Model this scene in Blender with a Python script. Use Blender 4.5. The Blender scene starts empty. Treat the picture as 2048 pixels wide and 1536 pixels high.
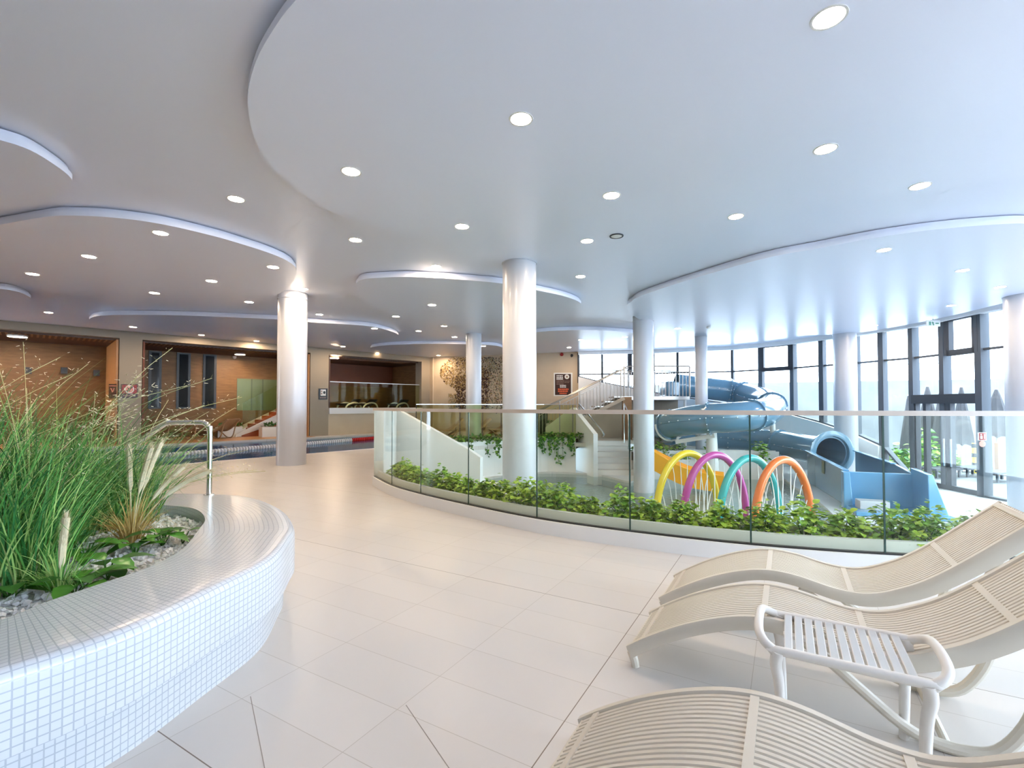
import bpy, bmesh, math, random
from mathutils import Vector, Matrix
from mathutils.geometry import tessellate_polygon
random.seed(7)
SC = bpy.context.scene
COL = SC.collection
PI = math.pi
# ------------------------------------------------------------------ camera
FPX = 950.0; PITCH = math.radians(1.3); EYE = 1.2; HOR = 811.0
SHY = (HOR - 768 - FPX * math.tan(PITCH)) / 2048
cam_d = bpy.data.cameras.new('camera'); cam = bpy.data.objects.new('camera', cam_d); COL.objects.link(cam)
cam.location = (0, 0, EYE); cam.rotation_euler = (PI / 2 + PITCH, 0, 0)
cam_d.sensor_width = 36; cam_d.lens = FPX / 2048 * 36; cam_d.shift_y = SHY; cam_d.clip_start = 0.05; cam_d.clip_end = 300
SC.camera = cam
# ------------------------------------------------------------------ sky, exposure
SKY_STRENGTH = 3.7; LAMP_STRENGTH = 94.0; RECESS_LAMP = 18.0
W = bpy.data.worlds.new('overcast_sky'); SC.world = W; W.use_nodes = True
bg = W.node_tree.nodes['Background']; bg.inputs[0].default_value = (0.72, 0.86, 1.05, 1); bg.inputs[1].default_value = SKY_STRENGTH
SC.view_settings.view_transform = 'Standard'; SC.view_settings.look = 'None'
SC.view_settings.exposure = 2.1; SC.view_settings.gamma = 1.0; SC.view_settings.use_curve_mapping = False
cy = SC.cycles
cy.max_bounces = 7; cy.diffuse_bounces = 4; cy.glossy_bounces = 3; cy.transmission_bounces = 4; cy.transparent_max_bounces = 24
cy.caustics_reflective = False; cy.caustics_refractive = False; cy.sample_clamp_indirect = 6.0
cy.use_denoising = True
try: cy.denoiser = 'OPENIMAGEDENOISE'
except Exception: pass

def at(px, py, z=None, Y=None):
    """world point seen at a pixel of the 2048x1536 photo, on height z or at depth Y"""
    x = (px - 1024) / FPX; y = (768 + SHY * 2048 - py) / FPX
    d = Vector((x, math.cos(PITCH) - y * math.sin(PITCH), math.sin(PITCH) + y * math.cos(PITCH)))
    t = (z - EYE) / d.z if z is not None else Y / d.y
    return Vector((0, 0, EYE)) + d * t
def at2(px, py, z): p = at(px, py, z); return (p.x, p.y)

# ------------------------------------------------------------------ materials
def mat(name, col, rough=0.5, metal=0.0, spec=0.5, emit=None, estr=0.0, coat=0.0):
    m = bpy.data.materials.new(name); m.use_nodes = True
    b = m.node_tree.nodes['Principled BSDF']
    b.inputs['Base Color'].default_value = (*col, 1); b.inputs['Roughness'].default_value = rough
    b.inputs['Metallic'].default_value = metal; b.inputs['Specular IOR Level'].default_value = spec
    if coat: b.inputs['Coat Weight'].default_value = coat; b.inputs['Coat Roughness'].default_value = 0.1
    if emit: b.inputs['Emission Color'].default_value = (*emit, 1); b.inputs['Emission Strength'].default_value = estr
    return m
def N(m, t, **kw):
    n = m.node_tree.nodes.new(t)
    for k, v in kw.items(): setattr(n, k, v)
    return n
def L(m, a, b): m.node_tree.links.new(a, b)
def BS(m): return m.node_tree.nodes['Principled BSDF']
def noisy(m, c1, c2, scale=5, detail=4, coord='Object', stretch=None, bump=0.0):
    tc = N(m, 'ShaderNodeTexCoord'); nz = N(m, 'ShaderNodeTexNoise'); nz.inputs['Scale'].default_value = scale; nz.inputs['Detail'].default_value = detail
    src = tc.outputs[coord]
    if stretch:
        mp = N(m, 'ShaderNodeMapping'); mp.inputs['Scale'].default_value = stretch; L(m, src, mp.inputs[0]); src = mp.outputs[0]
    L(m, src, nz.inputs['Vector'])
    r = N(m, 'ShaderNodeValToRGB'); r.color_ramp.elements[0].position = .3; r.color_ramp.elements[1].position = .7
    r.color_ramp.elements[0].color = (*c1, 1); r.color_ramp.elements[1].color = (*c2, 1)
    L(m, nz.outputs[0], r.inputs[0]); L(m, r.outputs[0], BS(m).inputs['Base Color'])
    if bump:
        bp = N(m, 'ShaderNodeBump'); bp.inputs['Strength'].default_value = bump; bp.inputs['Distance'].default_value = .02
        L(m, nz.outputs[0], bp.inputs['Height']); L(m, bp.outputs[0], BS(m).inputs['Normal'])
    return m
def glass(name, tint, refl=0.0, rough=0.0, ior=1.45):
    m = bpy.data.materials.new(name); m.use_nodes = True; nt = m.node_tree
    nt.nodes.remove(BS(m)); out = nt.nodes['Material Output']
    tr = N(m, 'ShaderNodeBsdfTransparent'); tr.inputs[0].default_value = (*tint, 1)
    gl = N(m, 'ShaderNodeBsdfGlossy'); gl.inputs['Roughness'].default_value = rough
    fr = N(m, 'ShaderNodeFresnel'); gm = N(m, 'ShaderNodeNewGeometry')   # same reflectance from both sides of a thin pane
    e1 = N(m, 'ShaderNodeMath', operation='MULTIPLY_ADD'); e1.inputs[1].default_value = -2; e1.inputs[2].default_value = 1; L(m, gm.outputs['Backfacing'], e1.inputs[0])
    e2 = N(m, 'ShaderNodeMath', operation='POWER'); e2.inputs[0].default_value = ior; L(m, e1.outputs[0], e2.inputs[1]); L(m, e2.outputs[0], fr.inputs[0])
    ad = N(m, 'ShaderNodeMath', operation='ADD'); ad.inputs[1].default_value = refl; ad.use_clamp = True
    mx = N(m, 'ShaderNodeMixShader'); L(m, fr.outputs[0], ad.inputs[0]); L(m, ad.outputs[0], mx.inputs[0])
    L(m, tr.outputs[0], mx.inputs[1]); L(m, gl.outputs[0], mx.inputs[2]); L(m, mx.outputs[0], out.inputs[0])
    return m
def water(name, tint, scale, strength, ior=1.33):
    m = glass(name, tint, 0.02, 0.02, ior)
    tc = N(m, 'ShaderNodeTexCoord'); nz = N(m, 'ShaderNodeTexNoise'); nz.inputs['Scale'].default_value = scale; nz.inputs['Detail'].default_value = 3
    L(m, tc.outputs['Object'], nz.inputs['Vector'])
    bp = N(m, 'ShaderNodeBump'); bp.inputs['Strength'].default_value = strength; bp.inputs['Distance'].default_value = .05
    L(m, nz.outputs[0], bp.inputs['Height'])
    for n in m.node_tree.nodes:
        if n.type in ('BSDF_GLOSSY', 'FRESNEL'): L(m, bp.outputs[0], n.inputs['Normal'])
    return m
def tiles(m, c1, c2, mortar, w, h, ms, coord='Object', rot=0.0, loc=(0, 0, 0), offset=0.0, bump=0.0, big=None):
    tc = N(m, 'ShaderNodeTexCoord'); mp = N(m, 'ShaderNodeMapping'); mp.inputs['Rotation'].default_value = (0, 0, rot); mp.inputs['Location'].default_value = loc
    L(m, tc.outputs[coord], mp.inputs[0])
    bk = N(m, 'ShaderNodeTexBrick'); bk.offset = offset; bk.squash = 1
    for k, v in (('Scale', 1), ('Mortar Size', ms), ('Mortar Smooth', .1), ('Brick Width', w), ('Row Height', h), ('Bias', 0)): bk.inputs[k].default_value = v
    for k, v in (('Color1', c1), ('Color2', c2), ('Mortar', mortar)): bk.inputs[k].default_value = (*v, 1)
    L(m, mp.outputs[0], bk.inputs[0]); col = bk.outputs[0]
    if big:   # wider movement joints
        b2 = N(m, 'ShaderNodeTexBrick'); b2.offset = 0
        for k, v in (('Scale', 1), ('Mortar Size', big[2]), ('Mortar Smooth', .1), ('Brick Width', big[0]), ('Row Height', big[1])): b2.inputs[k].default_value = v
        for k, v in (('Color1', (1, 1, 1)), ('Color2', (1, 1, 1)), ('Mortar', big[3])): b2.inputs[k].default_value = (*v, 1)
        L(m, mp.outputs[0], b2.inputs[0])
        mu = N(m, 'ShaderNodeMix', data_type='RGBA', blend_type='MULTIPLY'); mu.inputs[0].default_value = 1
        L(m, col, mu.inputs[6]); L(m, b2.outputs[0], mu.inputs[7]); col = mu.outputs[2]
    L(m, col, BS(m).inputs['Base Color'])
    if bump:
        bp = N(m, 'ShaderNodeBump'); bp.inputs['Strength'].default_value = bump; bp.inputs['Distance'].default_value = .004; bp.invert = True
        L(m, bk.outputs['Fac'], bp.inputs['Height']); L(m, bp.outputs[0], BS(m).inputs['Normal'])
    return m

M = {}
M['ceiling'] = mat('satin_ceiling', (.765, .79, .90), .32, spec=.5)
M['white'] = mat('white_plaster', (.78, .77, .75), .6)
M['column'] = mat('column_paint', (.50, .51, .55), .3, coat=.15)
M['floor'] = tiles(mat('cream_floor_tile', (.7, .66, .62), .32, spec=.45), (.675, .622, .575), (.70, .648, .60), (.52, .46, .40), .60, .2666, .0016, rot=math.radians(30), loc=(.744, -.888, 0), big=(12.0, 1.866, .0022, (.4, .34, .29)))
M['bay_joint'] = mat('joint_filler', (.30, .26, .22), .8)
M['deck'] = tiles(mat('deck_tile', (.7, .7, .7), .3), (.62, .62, .61), (.66, .66, .65), (.5, .5, .5), .6, .3, .003, rot=math.radians(18))
M['beige'] = noisy(mat('beige_wall', (.6, .5, .4), .65), (.58, .46, .33), (.62, .50, .36), 2)
M['pillar'] = mat('taupe_pillar', (.34, .275, .20), .6)
M['travertine'] = noisy(mat('travertine', (.4, .3, .2), .55), (.16, .075, .02), (.22, .11, .034), 3, 6, stretch=(1, 1, 6))
M['brown'] = mat('dark_brown_board', (.075, .03, .014), .5)
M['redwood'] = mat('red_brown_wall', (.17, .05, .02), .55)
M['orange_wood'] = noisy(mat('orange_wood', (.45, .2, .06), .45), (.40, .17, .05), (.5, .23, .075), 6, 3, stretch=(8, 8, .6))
M['lath'] = mat('wood_lath', (.28, .14, .06), .5)
M['black'] = mat('black', (.012, .012, .014), .4)
M['frame'] = mat('anthracite_aluminium', (.04, .045, .055), .5, spec=.3)
M['fin'] = mat('grey_aluminium', (.085, .098, .115), .6, spec=.2)
M['pane'] = glass('window_glass', (.90, .935, .94), .005)
M['bal'] = glass('balustrade_glass', (.95, .97, .92), .012, ior=1.22)
M['bal_edge'] = mat('glass_edge', (.02, .06, .05), .2)
M['fglass'] = glass('far_glass', (.85, .87, .72), .0, ior=1.14)
M['chrome'] = mat('stainless_steel', (.72, .71, .69), .16, 1.0)
M['satin'] = mat('satin_steel', (.48, .45, .42), .36, 1.0)
M['rail'] = noisy(mat('bronze_rail', (.4, .3, .22), .4), (.47, .40, .34), (.52, .45, .39), 3)
M['mosaic'] = tiles(mat('white_mosaic', (.8, .82, .85), .22, spec=.5), (.64, .66, .69), (.61, .635, .67), (.44, .47, .52), .027, .027, .0022, coord='UV', offset=0, bump=.5)
M['plastic'] = mat('cream_plastic', (.69, .63, .53), .42, spec=.4)
M['tplastic'] = mat('ivory_plastic', (.80, .765, .715), .4, spec=.4)
M['brownplastic'] = mat('taupe_plastic', (.36, .23, .13), .45)
M['blue'] = mat('blue_grey_fibreglass', (.115, .24, .345), .16, coat=.5)
M['blue_l'] = mat('light_blue_fibreglass', (.10, .30, .52), .2, coat=.4)
M['blue_d'] = mat('slide_inside', (.03, .13, .22), .25)
M['bolt'] = mat('bolt_steel', (.42, .5, .55), .35, .3)
M['slide_w'] = mat('white_steel_paint', (.75, .76, .74), .4)
M['grey'] = mat('grey_step', (.5, .52, .54), .5)
M['kid'] = mat('orange_yellow_slide', (.88, .40, .012), .25, coat=.3)
for n, c in (('yellow', (.82, .62, .02)), ('magenta', (.52, .06, .32)), ('teal', (.03, .42, .43)), ('orange', (.85, .19, .03))): M[n] = mat(n + '_paint', c, .22, coat=.4)
M['jet'] = mat('falling_water', (.93, .95, .96), .3)
M['pool'] = water('splash_pool_water', (.74, .86, .84), 9.0, .45)
M['lap'] = water('lap_pool_water', (.22, .58, .78), 3.5, .10, 1.13)
M['basin'] = tiles(mat('pool_tile', (.5, .6, .6), .3), (.20, .28, .27), (.23, .31, .30), (.15, .2, .2), .3, .3, .006)
M['lapbasin'] = tiles(mat('lap_tile', (.1, .4, .6), .3), (.03, .32, .55), (.035, .36, .6), (.03, .26, .45), .2, .2, .006)
M['rope'] = mat('lane_float_white', (.75, .76, .78), .4); M['ropered'] = mat('lane_float_red', (.6, .03, .03), .4)
M['lamp'] = mat('lamp_diffuser', (.9, .9, .9), .4, emit=(1.0, .77, .53), estr=LAMP_STRENGTH)
M['rlamp'] = mat('recess_diffuser', (.9, .9, .9), .4, emit=(1.0, .78, .55), estr=RECESS_LAMP)
M['lampring'] = mat('lamp_ring', (.7, .68, .66), .4)
M['pebble'] = noisy(mat('white_pebble', (.75, .75, .74), .6), (.86, .86, .85), (.94, .94, .93), 30)
M['gravel'] = noisy(mat('pebble_bed', (.6, .6, .58), .8), (.7, .7, .69), (.9, .9, .89), 60, 2, bump=.6)
M['soil'] = noisy(mat('dark_soil', (.05, .04, .02), .9), (.04, .03, .02), (.1, .07, .04), 20)
def leafmat(n, c1, c2, rough=.45, trans=.25, sc=9):
    m = noisy(mat(n, c1, rough, spec=.35), c1, c2, sc, 2)
    BS(m).inputs['Subsurface Weight'].default_value = 0
    return m
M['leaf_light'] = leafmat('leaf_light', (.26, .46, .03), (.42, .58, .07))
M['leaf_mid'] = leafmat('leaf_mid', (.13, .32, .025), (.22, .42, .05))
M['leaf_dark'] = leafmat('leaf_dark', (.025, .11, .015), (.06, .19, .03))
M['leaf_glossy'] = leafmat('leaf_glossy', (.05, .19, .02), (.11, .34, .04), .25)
M['grass1'] = leafmat('grass_green', (.07, .27, .05), (.15, .40, .09))
M['grass2'] = leafmat('grass_light', (.30, .52, .12), (.46, .62, .22))
M['grass3'] = leafmat('grass_deep', (.02, .13, .035), (.05, .23, .06))
M['straw'] = leafmat('straw', (.55, .36, .10), (.68, .50, .20), .6)
M['plume'] = leafmat('plume', (.70, .60, .38), (.82, .74, .54), .8)
M['seed'] = leafmat('seed', (.42, .42, .16), (.62, .60, .34), .6)
M['sign_red'] = mat('sign_red', (.30, .015, .012), .4); M['sign_white'] = mat('sign_white', (.8, .8, .78), .4); M['sign_dark'] = mat('sign_dark', (.035, .008, .008), .35)
M['sign_pale'] = mat('sign_pale_red', (.72, .28, .22), .4); M['ink_orange'] = mat('ink_orange', (.75, .13, .05), .5); M['ink_grey'] = mat('ink_grey', (.3, .2, .17), .5)
M['sign_green'] = mat('sign_green', (.1, .3, .2), .5)
M['m_tan'] = mat('mosaic_tan', (.42, .28, .11), .5); M['m_dark'] = mat('mosaic_dark', (.05, .015, .015), .5); M['m_grey'] = mat('mosaic_grey', (.30, .28, .19), .5); M['m_pale'] = mat('mosaic_ground', (.62, .52, .36), .6)
M['concrete'] = noisy(mat('concrete', (.6, .62, .62), .8), (.13, .14, .148), (.19, .2, .21), 1.2, 6)
M['terrace'] = tiles(mat('terrace', (.6, .62, .62), .6), (.115, .125, .135), (.13, .14, .15), (.08, .085, .09), 1, 1, .01)
M['fabric'] = noisy(mat('parasol_fabric', (.3, .29, .28), .9), (.03, .03, .032), (.055, .053, .053), 4)
M['bayfloor'] = tiles(mat('warm_lit_tile', (.5, .22, .08), .35), (.52, .25, .09), (.56, .28, .11), (.35, .17, .07), .6, .3, .003, rot=-PI / 4)  # same floor tile, with the orange of the bays' warm light put into its colour
M['tread'] = mat('red_brown_tread', (.42, .10, .03), .45)
M['step'] = mat('white_step', (.74, .72, .69), .4)
M['yb'] = mat('bollard_yellow', (.7, .5, .03), .5)
M['brownpost'] = mat('brown_post', (.3, .16, .08), .6)
M['green_panel'] = tiles(mat('green_lit_and_plate', (.3, .4, .2), .3), (.13, .17, .07), (.11, .15, .065), (.07, .1, .04), 1.2, .8, .02)  # greenish light behind the bay stairs put into colour; also the slide's plate

# ------------------------------------------------------------------ mesh builder
class MB:
    def __init__(s): s.v = []; s.f = []; s.mi = []; s.uv = None; s.cur = 0
    def add(s, vs, fs):
        o = len(s.v); s.v += [tuple(p) for p in vs]
        for f in fs: s.f.append(tuple(i + o for i in f)); s.mi.append(s.cur)
        return s
    def box(s, c, d, rz=0.0, rot=None):
        R = rot or Matrix.Rotation(rz, 3, 'Z'); c = Vector(c)
        vs = [c + R @ Vector((x * d[0] / 2, y * d[1] / 2, z * d[2] / 2)) for z in (-1, 1) for y in (-1, 1) for x in (-1, 1)]
        return s.add(vs, [(0, 2, 3, 1), (4, 5, 7, 6), (0, 1, 5, 4), (2, 6, 7, 3), (0, 4, 6, 2), (1, 3, 7, 5)])
    def bar(s, a, b, w, h, up=(0, 0, 1)):
        a, b = Vector(a), Vector(b); d = (b - a).normalized(); u = Vector(up)
        sd = d.cross(u)
        if sd.length < 1e-4: sd = d.cross(Vector((1, 0, 0)))
        sd.normalize(); u = sd.cross(d)
        vs = [p + sd * x * w / 2 + u * z * h / 2 for p in (a, b) for x, z in ((-1, -1), (1, -1), (1, 1), (-1, 1))]
        return s.add(vs, [(0, 1, 2, 3), (7, 6, 5, 4), (0, 4, 5, 1), (1, 5, 6, 2), (2, 6, 7, 3), (3, 7, 4, 0)])
    def prism(s, poly, z0, z1, holes=()):
        loops = [list(poly)] + [list(h) for h in holes]
        pts = [p for l in loops for p in l]; n = len(pts)
        tris = tessellate_polygon([[Vector((p[0], p[1], 0)) for p in l] for l in loops])
        za = (lambda p: z0) if not callable(z0) else z0; zb = (lambda p: z1) if not callable(z1) else z1
        vs = [(p[0], p[1], za(p)) for p in pts] + [(p[0], p[1], zb(p)) for p in pts]
        fs = [tuple(t) for t in tris] + [tuple(i + n for i in t) for t in tris]
        o = 0
        for l in loops:
            k = len(l)
            for i in range(k): j = (i + 1) % k; fs.append((o + i, o + j, o + j + n, o + i + n))
            o += k
        return s.add(vs, fs)
    def strip_wall(s, path, z0, z1, th):
        """a wall of thickness th to the left of the path; z0, z1 numbers or per-point lists"""
        n = len(path); P = [Vector((p[0], p[1])) for p in path]
        A = z0 if isinstance(z0, (list, tuple)) else [z0] * n; B = z1 if isinstance(z1, (list, tuple)) else [z1] * n
        off = offset(path, th); vs = []
        for i in range(n): vs += [(P[i].x, P[i].y, A[i]), (off[i][0], off[i][1], A[i]), (off[i][0], off[i][1], B[i]), (P[i].x, P[i].y, B[i])]
        fs = [(0, 1, 2, 3), tuple(4 * (n - 1) + k for k in (3, 2, 1, 0))]
        for i in range(n - 1):
            a = 4 * i; b = a + 4
            for k in range(4): l = (k + 1) % 4; fs.append((a + k, b + k, b + l, a + l))
        return s.add(vs, fs)
    def tube(s, path, r, n=10, closed=False, caps=True):
        P = [Vector(p) for p in path]; m = len(P); rs = r if isinstance(r, (list, tuple)) else [r] * m
        T = []
        for i in range(m):
            a = P[(i - 1) % m] if (closed or i > 0) else P[i]; b = P[(i + 1) % m] if (closed or i < m - 1) else P[i]
            T.append((b - a).normalized())
        u = T[0].orthogonal().normalized()
        if abs(T[0].z) < .95: u = (Vector((0, 0, 1)) - T[0] * T[0].z).normalized()
        vs = []
        for i in range(m):
            u = (u - T[i] * u.dot(T[i])).normalized(); w = T[i].cross(u)
            for k in range(n): a = 2 * PI * k / n; vs.append(P[i] + (u * math.cos(a) + w * math.sin(a)) * rs[i])
        fs = []
        for i in range(m if closed else m - 1):
            for k in range(n): l = (k + 1) % n; j = (i + 1) % m; fs.append((i * n + k, i * n + l, j * n + l, j * n + k))
        if caps and not closed: fs += [tuple(range(n))[::-1], tuple((m - 1) * n + k for k in range(n))]
        return s.add(vs, fs)
    def lathe(s, prof, c=(0, 0, 0), n=24, axis=None, ring=False):
        R = Vector((0, 0, 1)).rotation_difference(Vector(axis)).to_matrix() if axis else Matrix.Identity(3)
        c = Vector(c); vs = [c + R @ Vector((r * math.cos(2 * PI * k / n), r * math.sin(2 * PI * k / n), z)) for r, z in prof for k in range(n)]
        fs = [(i * n + k, i * n + (k + 1) % n, (i + 1) * n + (k + 1) % n, (i + 1) * n + k) for i in range(len(prof) - 1) for k in range(n)]
        if ring: fs += [((len(prof) - 1) * n + k, (len(prof) - 1) * n + (k + 1) % n, (k + 1) % n, k) for k in range(n)]; return s.add(vs, fs)
        if prof[0][0] > 1e-5: fs.append(tuple(range(n))[::-1])
        if prof[-1][0] > 1e-5: fs.append(tuple((len(prof) - 1) * n + k for k in range(n)))
        return s.add(vs, fs)
    def ribbon(s, pts, widths, side):
        """flat blade along pts; side = horizontal direction of its width"""
        sd = Vector(side).normalized(); vs = []
        for p, w in zip(pts, widths): vs += [Vector(p) - sd * w / 2, Vector(p) + sd * w / 2]
        return s.add(vs, [(2 * i, 2 * i + 1, 2 * i + 3, 2 * i + 2) for i in range(len(pts) - 1)])
    def leaf(s, base, d, up, Ln, Wd, fold=.25, droop=.15):
        d = Vector(d).normalized(); sd = d.cross(Vector(up))
        if sd.length < 1e-3: sd = d.orthogonal()
        sd.normalize(); u = sd.cross(d); b = Vector(base)
        mid = [b, b + d * Ln * .55 + u * 0, b + d * Ln - u * droop * Ln]
        prof = [(.12, .32), (.38, .5), (.7, .36)]
        vs = list(mid)
        for sg in (-1, 1):
            for t, w in prof: vs.append(b + d * Ln * t + sd * sg * w * Wd + u * (fold * w * Wd - droop * Ln * t * t))
        return s.add(vs, [(0, 1, 4, 3), (1, 2, 5, 4), (0, 6, 7, 1), (1, 7, 8, 2)])
    def build(s, name, m, parent=None, smooth=True, loc=None, angle=35, fix=True, bevel=0):
        me = bpy.data.meshes.new(name); me.from_pydata(s.v, [], s.f)
        for x in (m if isinstance(m, (list, tuple)) else [m]): me.materials.append(M[x] if isinstance(x, str) else x)
        me.polygons.foreach_set('material_index', s.mi)
        if s.uv:
            ul = me.uv_layers.new(name='UVMap')
            for lp in me.loops: ul.data[lp.index].uv = s.uv[lp.vertex_index]
        if fix:
            bm = bmesh.new(); bm.from_mesh(me); bmesh.ops.recalc_face_normals(bm, faces=bm.faces); bm.to_mesh(me); bm.free()
        if smooth:
            me.polygons.foreach_set('use_smooth', [True] * len(me.polygons)); me.set_sharp_from_angle(angle=math.radians(angle))
        me.update()
        o = bpy.data.objects.new(name, me); COL.objects.link(o)
        if loc: o.location = loc
        if parent is not None: o.parent = parent
        if bevel:
            b = o.modifiers.new('bevel', 'BEVEL'); b.width = bevel; b.segments = 2; b.limit_method = 'ANGLE'
        return o
def offset(path, d):
    """path moved d to its left"""
    P = [Vector((p[0], p[1])) for p in path]; out = []
    for i in range(len(P)):
        a = P[max(i - 1, 0)]; b = P[min(i + 1, len(P) - 1)]; t = (b - a).normalized(); out.append((P[i].x - t.y * d, P[i].y + t.x * d))
    return out
def smooth_path(P, k=6, closed=False):
    P = [Vector(p) for p in P]; n = len(P); out = []
    for i in range(n if closed else n - 1):
        p0 = P[(i - 1) % n] if closed or i > 0 else P[i]; p1 = P[i]; p2 = P[(i + 1) % n]; p3 = P[(i + 2) % n] if closed or i + 2 < n else P[(i + 1) % n]
        for j in range(k):
            t = j / k; out.append(.5 * ((2 * p1) + (p2 - p0) * t + (2 * p0 - 5 * p1 + 4 * p2 - p3) * t * t + (3 * p1 - p0 - 3 * p2 + p3) * t ** 3))
    if not closed: out.append(P[-1])
    return out
def sm2(P, k=6, closed=False): return [(p.x, p.y) for p in smooth_path([Vector((a[0], a[1], 0)) for a in P], k, closed)]
def tag(o, label, cat, group=None, kind=None):
    o['label'] = label; o['category'] = cat
    if group: o['group'] = group
    if kind: o['kind'] = kind
    return o
def thing(name, label, cat, loc=(0, 0, 0), rz=0.0, group=None):
    o = bpy.data.objects.new(name, None); COL.objects.link(o); o.location = loc; o.rotation_euler = (0, 0, rz); o.empty_display_size = .1
    return tag(o, label, cat, group)
def struct(o): o['kind'] = 'structure'; return o
def dup(root, loc, rz, label, group=None):
    r = root.copy(); COL.objects.link(r); r.location = loc; r.rotation_euler = (0, 0, rz); r['label'] = label
    if group: r['group'] = group
    for ch in root.children:
        c = ch.copy(); COL.objects.link(c); c.parent = r
        for g in ch.children: d = g.copy(); COL.objects.link(d); d.parent = c
    return r
rnd = random.uniform

# ================================================================== the room
ZC = 3.5; ZD = 3.38; ZL = -.95
WPX = [(1157, 706), (1204, 705), (1257, 704), (1307, 703), (1355, 701), (1465, 696), (1522, 691), (1586, 684.5), (1644, 676.5), (1711, 668), (1764, 659.5), (1826, 650.5), (1888, 638), (1962, 621.5), (2021, 610)]
WIN = [at2(x, y, 3.45) for x, y in WPX]
WIN2 = [(11.15, 9.2), (10.95, 7.6), (10.55, 6.0), (9.95, 4.4), (9.3, 2.8), (8.6, 1.2), (7.9, -.4), (7.3, -2.2), (6.9, -4.4)]
A0 = Vector((-13.8, 12.73)); A1 = Vector((-3.93, 22.72)); AD = (A1 - A0).normalized(); AN = Vector((-AD.y, AD.x))   # bay wall, AN points into the bays
def onA(px, k=0.0):
    """distance along the bay wall (moved k into the bays) seen at pixel column px"""
    a = (px - 1024) / FPX; o = A0 + AN * k
    return (a * o.y - o.x) / (AD.x - a * AD.y)
def ptA(s, k=0.0): p = A0 + AD * s + AN * k; return (p.x, p.y)
CORNER = tuple(A1); WALL_END = WIN[0]
BACK = [(6.9, -4.6), (-9, -4.6)]
GLASS = sm2([(-2.09, 7.21), (-1.62, 6.4), (-1.12, 5.79), (-.48, 5.15), (.24, 4.52), (1.0, 4.06), (1.83, 3.68), (2.68, 3.44), (3.41, 3.34), (4.3, 3.34), (5.4, 3.55), (7.0, 4.1), (9.2, 5.0)], 6)
LAPNEAR = [(-3.1, 14.1), (-3.92, 13.14), (-5.52, 11.21), (-6.42, 10.12), (-7.01, 9.23), (-8.1, 7.7)]
LAP = [(-2.9, 14.8)] + LAPNEAR[1:] + [(-12.6, 8.4), ptA(onA(-200, -.8), -.8), ptA(onA(300, -.8), -.8), ptA(onA(750, -.8), -.8), (-4.2, 20.6), (-2.6, 17.2)]
STEP_TOP = [(-3.0, 11.8), (-2.3, 13.0)]
FARP = [(-2.3, 13.0), (-.84, 14.3), (-.29, 14.72), (.94, 15.45), (1.6, 15.42), (2.04, 15.3)]
fl = MB()
outer = [(2.9, 20.35), (4.4, 20.1), (4.4, 16.4), (2.65, 16.4), (2.36, 15.2)] + FARP[::-1][1:] + STEP_TOP[:1] + [(-2.09, 7.21)] + GLASS[1:] + [(9.0, 3.0), (8.6, 1.2), (7.9, -.4), (6.9, -4.6), (-9, -4.6), (-19, 8.8), ptA(-3, 6), ptA(14, 6), (-3.9, 24.5), (2.9, 20.8)]
fl.prism(outer, -.12, 0.0, [LAP])
struct(fl.build('floor', 'floor', smooth=False))
lowpoly = [(-3.2, 6.8), (0, 3.6), (3.4, 3.1), (9.2, 4.8), (10.3, 5.2), (11.2, 9.2)] + [WIN[i] for i in range(14, 0, -1)] + [(2.4, 20.4), (-3.4, 14)]
POOL = sm2([(-2.4, 7.6), (-1.3, 6.7), (.6, 5.35), (2.6, 4.35), (4.4, 4.3), (5.3, 5.6), (5.6, 7.2), (5.99, 8.6), (6.83, 10.58), (7.5, 12.7), (8.0, 14.35), (6.6, 14.85), (4.6, 14.85), (3.85, 14.45), (3.35, 13.5), (2.9, 14.5), (2.4, 15.1), (.9, 15.35), (-.3, 14.6), (-.9, 13.7), (-1.1, 12), (-2.2, 11.3), (-2.6, 9.5)], 3, True)
lf = MB(); lf.prism(lowpoly, -1.1, ZL, [POOL]); struct(lf.build('floor_lower', 'deck', smooth=False))
bs = MB(); bs.prism(POOL, -1.42, -1.30); struct(bs.build('floor_splash_pool', 'basin', smooth=False))
bw = MB(); bw.strip_wall(POOL + POOL[:1], -1.31, -1.09, -.05); struct(bw.build('wall_splash_pool', 'basin', smooth=False))
pw = MB(); pw.prism(POOL, -1.06, -1.0); o = MB().add([(p[0], p[1], -1.0) for p in POOL], [tuple(t) for t in tessellate_polygon([[Vector((p[0], p[1], 0)) for p in POOL]])]).build('splash_pool_water', 'pool', smooth=False)
tag(o, 'shallow water of the splash pool behind the glass, rippling under the coloured arches', 'water', kind='stuff')
lb = MB(); lb.prism([(p[0], p[1]) for p in LAP], -1.3, -1.2); lb.strip_wall(LAP + LAP[:1], -1.25, -.1, .02); struct(lb.build('floor_lap_pool', 'lapbasin', smooth=False))
o = MB().add([(p[0], p[1], -.06) for p in LAP], [tuple(t) for t in tessellate_polygon([[Vector((p[0], p[1], 0)) for p in LAP]])]).build('lap_pool_water', 'lap', smooth=False)
tag(o, 'blue water of the swimming pool with a lane rope, before the brown bays', 'water', kind='stuff')
for a_, b_ in (((501, 1393), (531, 1545)), ((812, 1410), (904, 1545))):   # diagonal cut joints of the drain slope
    struct(MB().bar(at(*a_, 0), at(*b_, 0), .0028, .0012).build('trim_floor_joint', 'bay_joint', smooth=False))
# retaining face between the two levels
rf = MB(); rf.strip_wall([(-2.09, 7.21)] + GLASS[1:], ZL - .1, -.12, -.08)
rf.strip_wall([(4.4, 20.1), (4.4, 16.5)], ZL - .1, -.0, .08)
struct(rf.build('wall_retaining', 'white', smooth=False))
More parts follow.
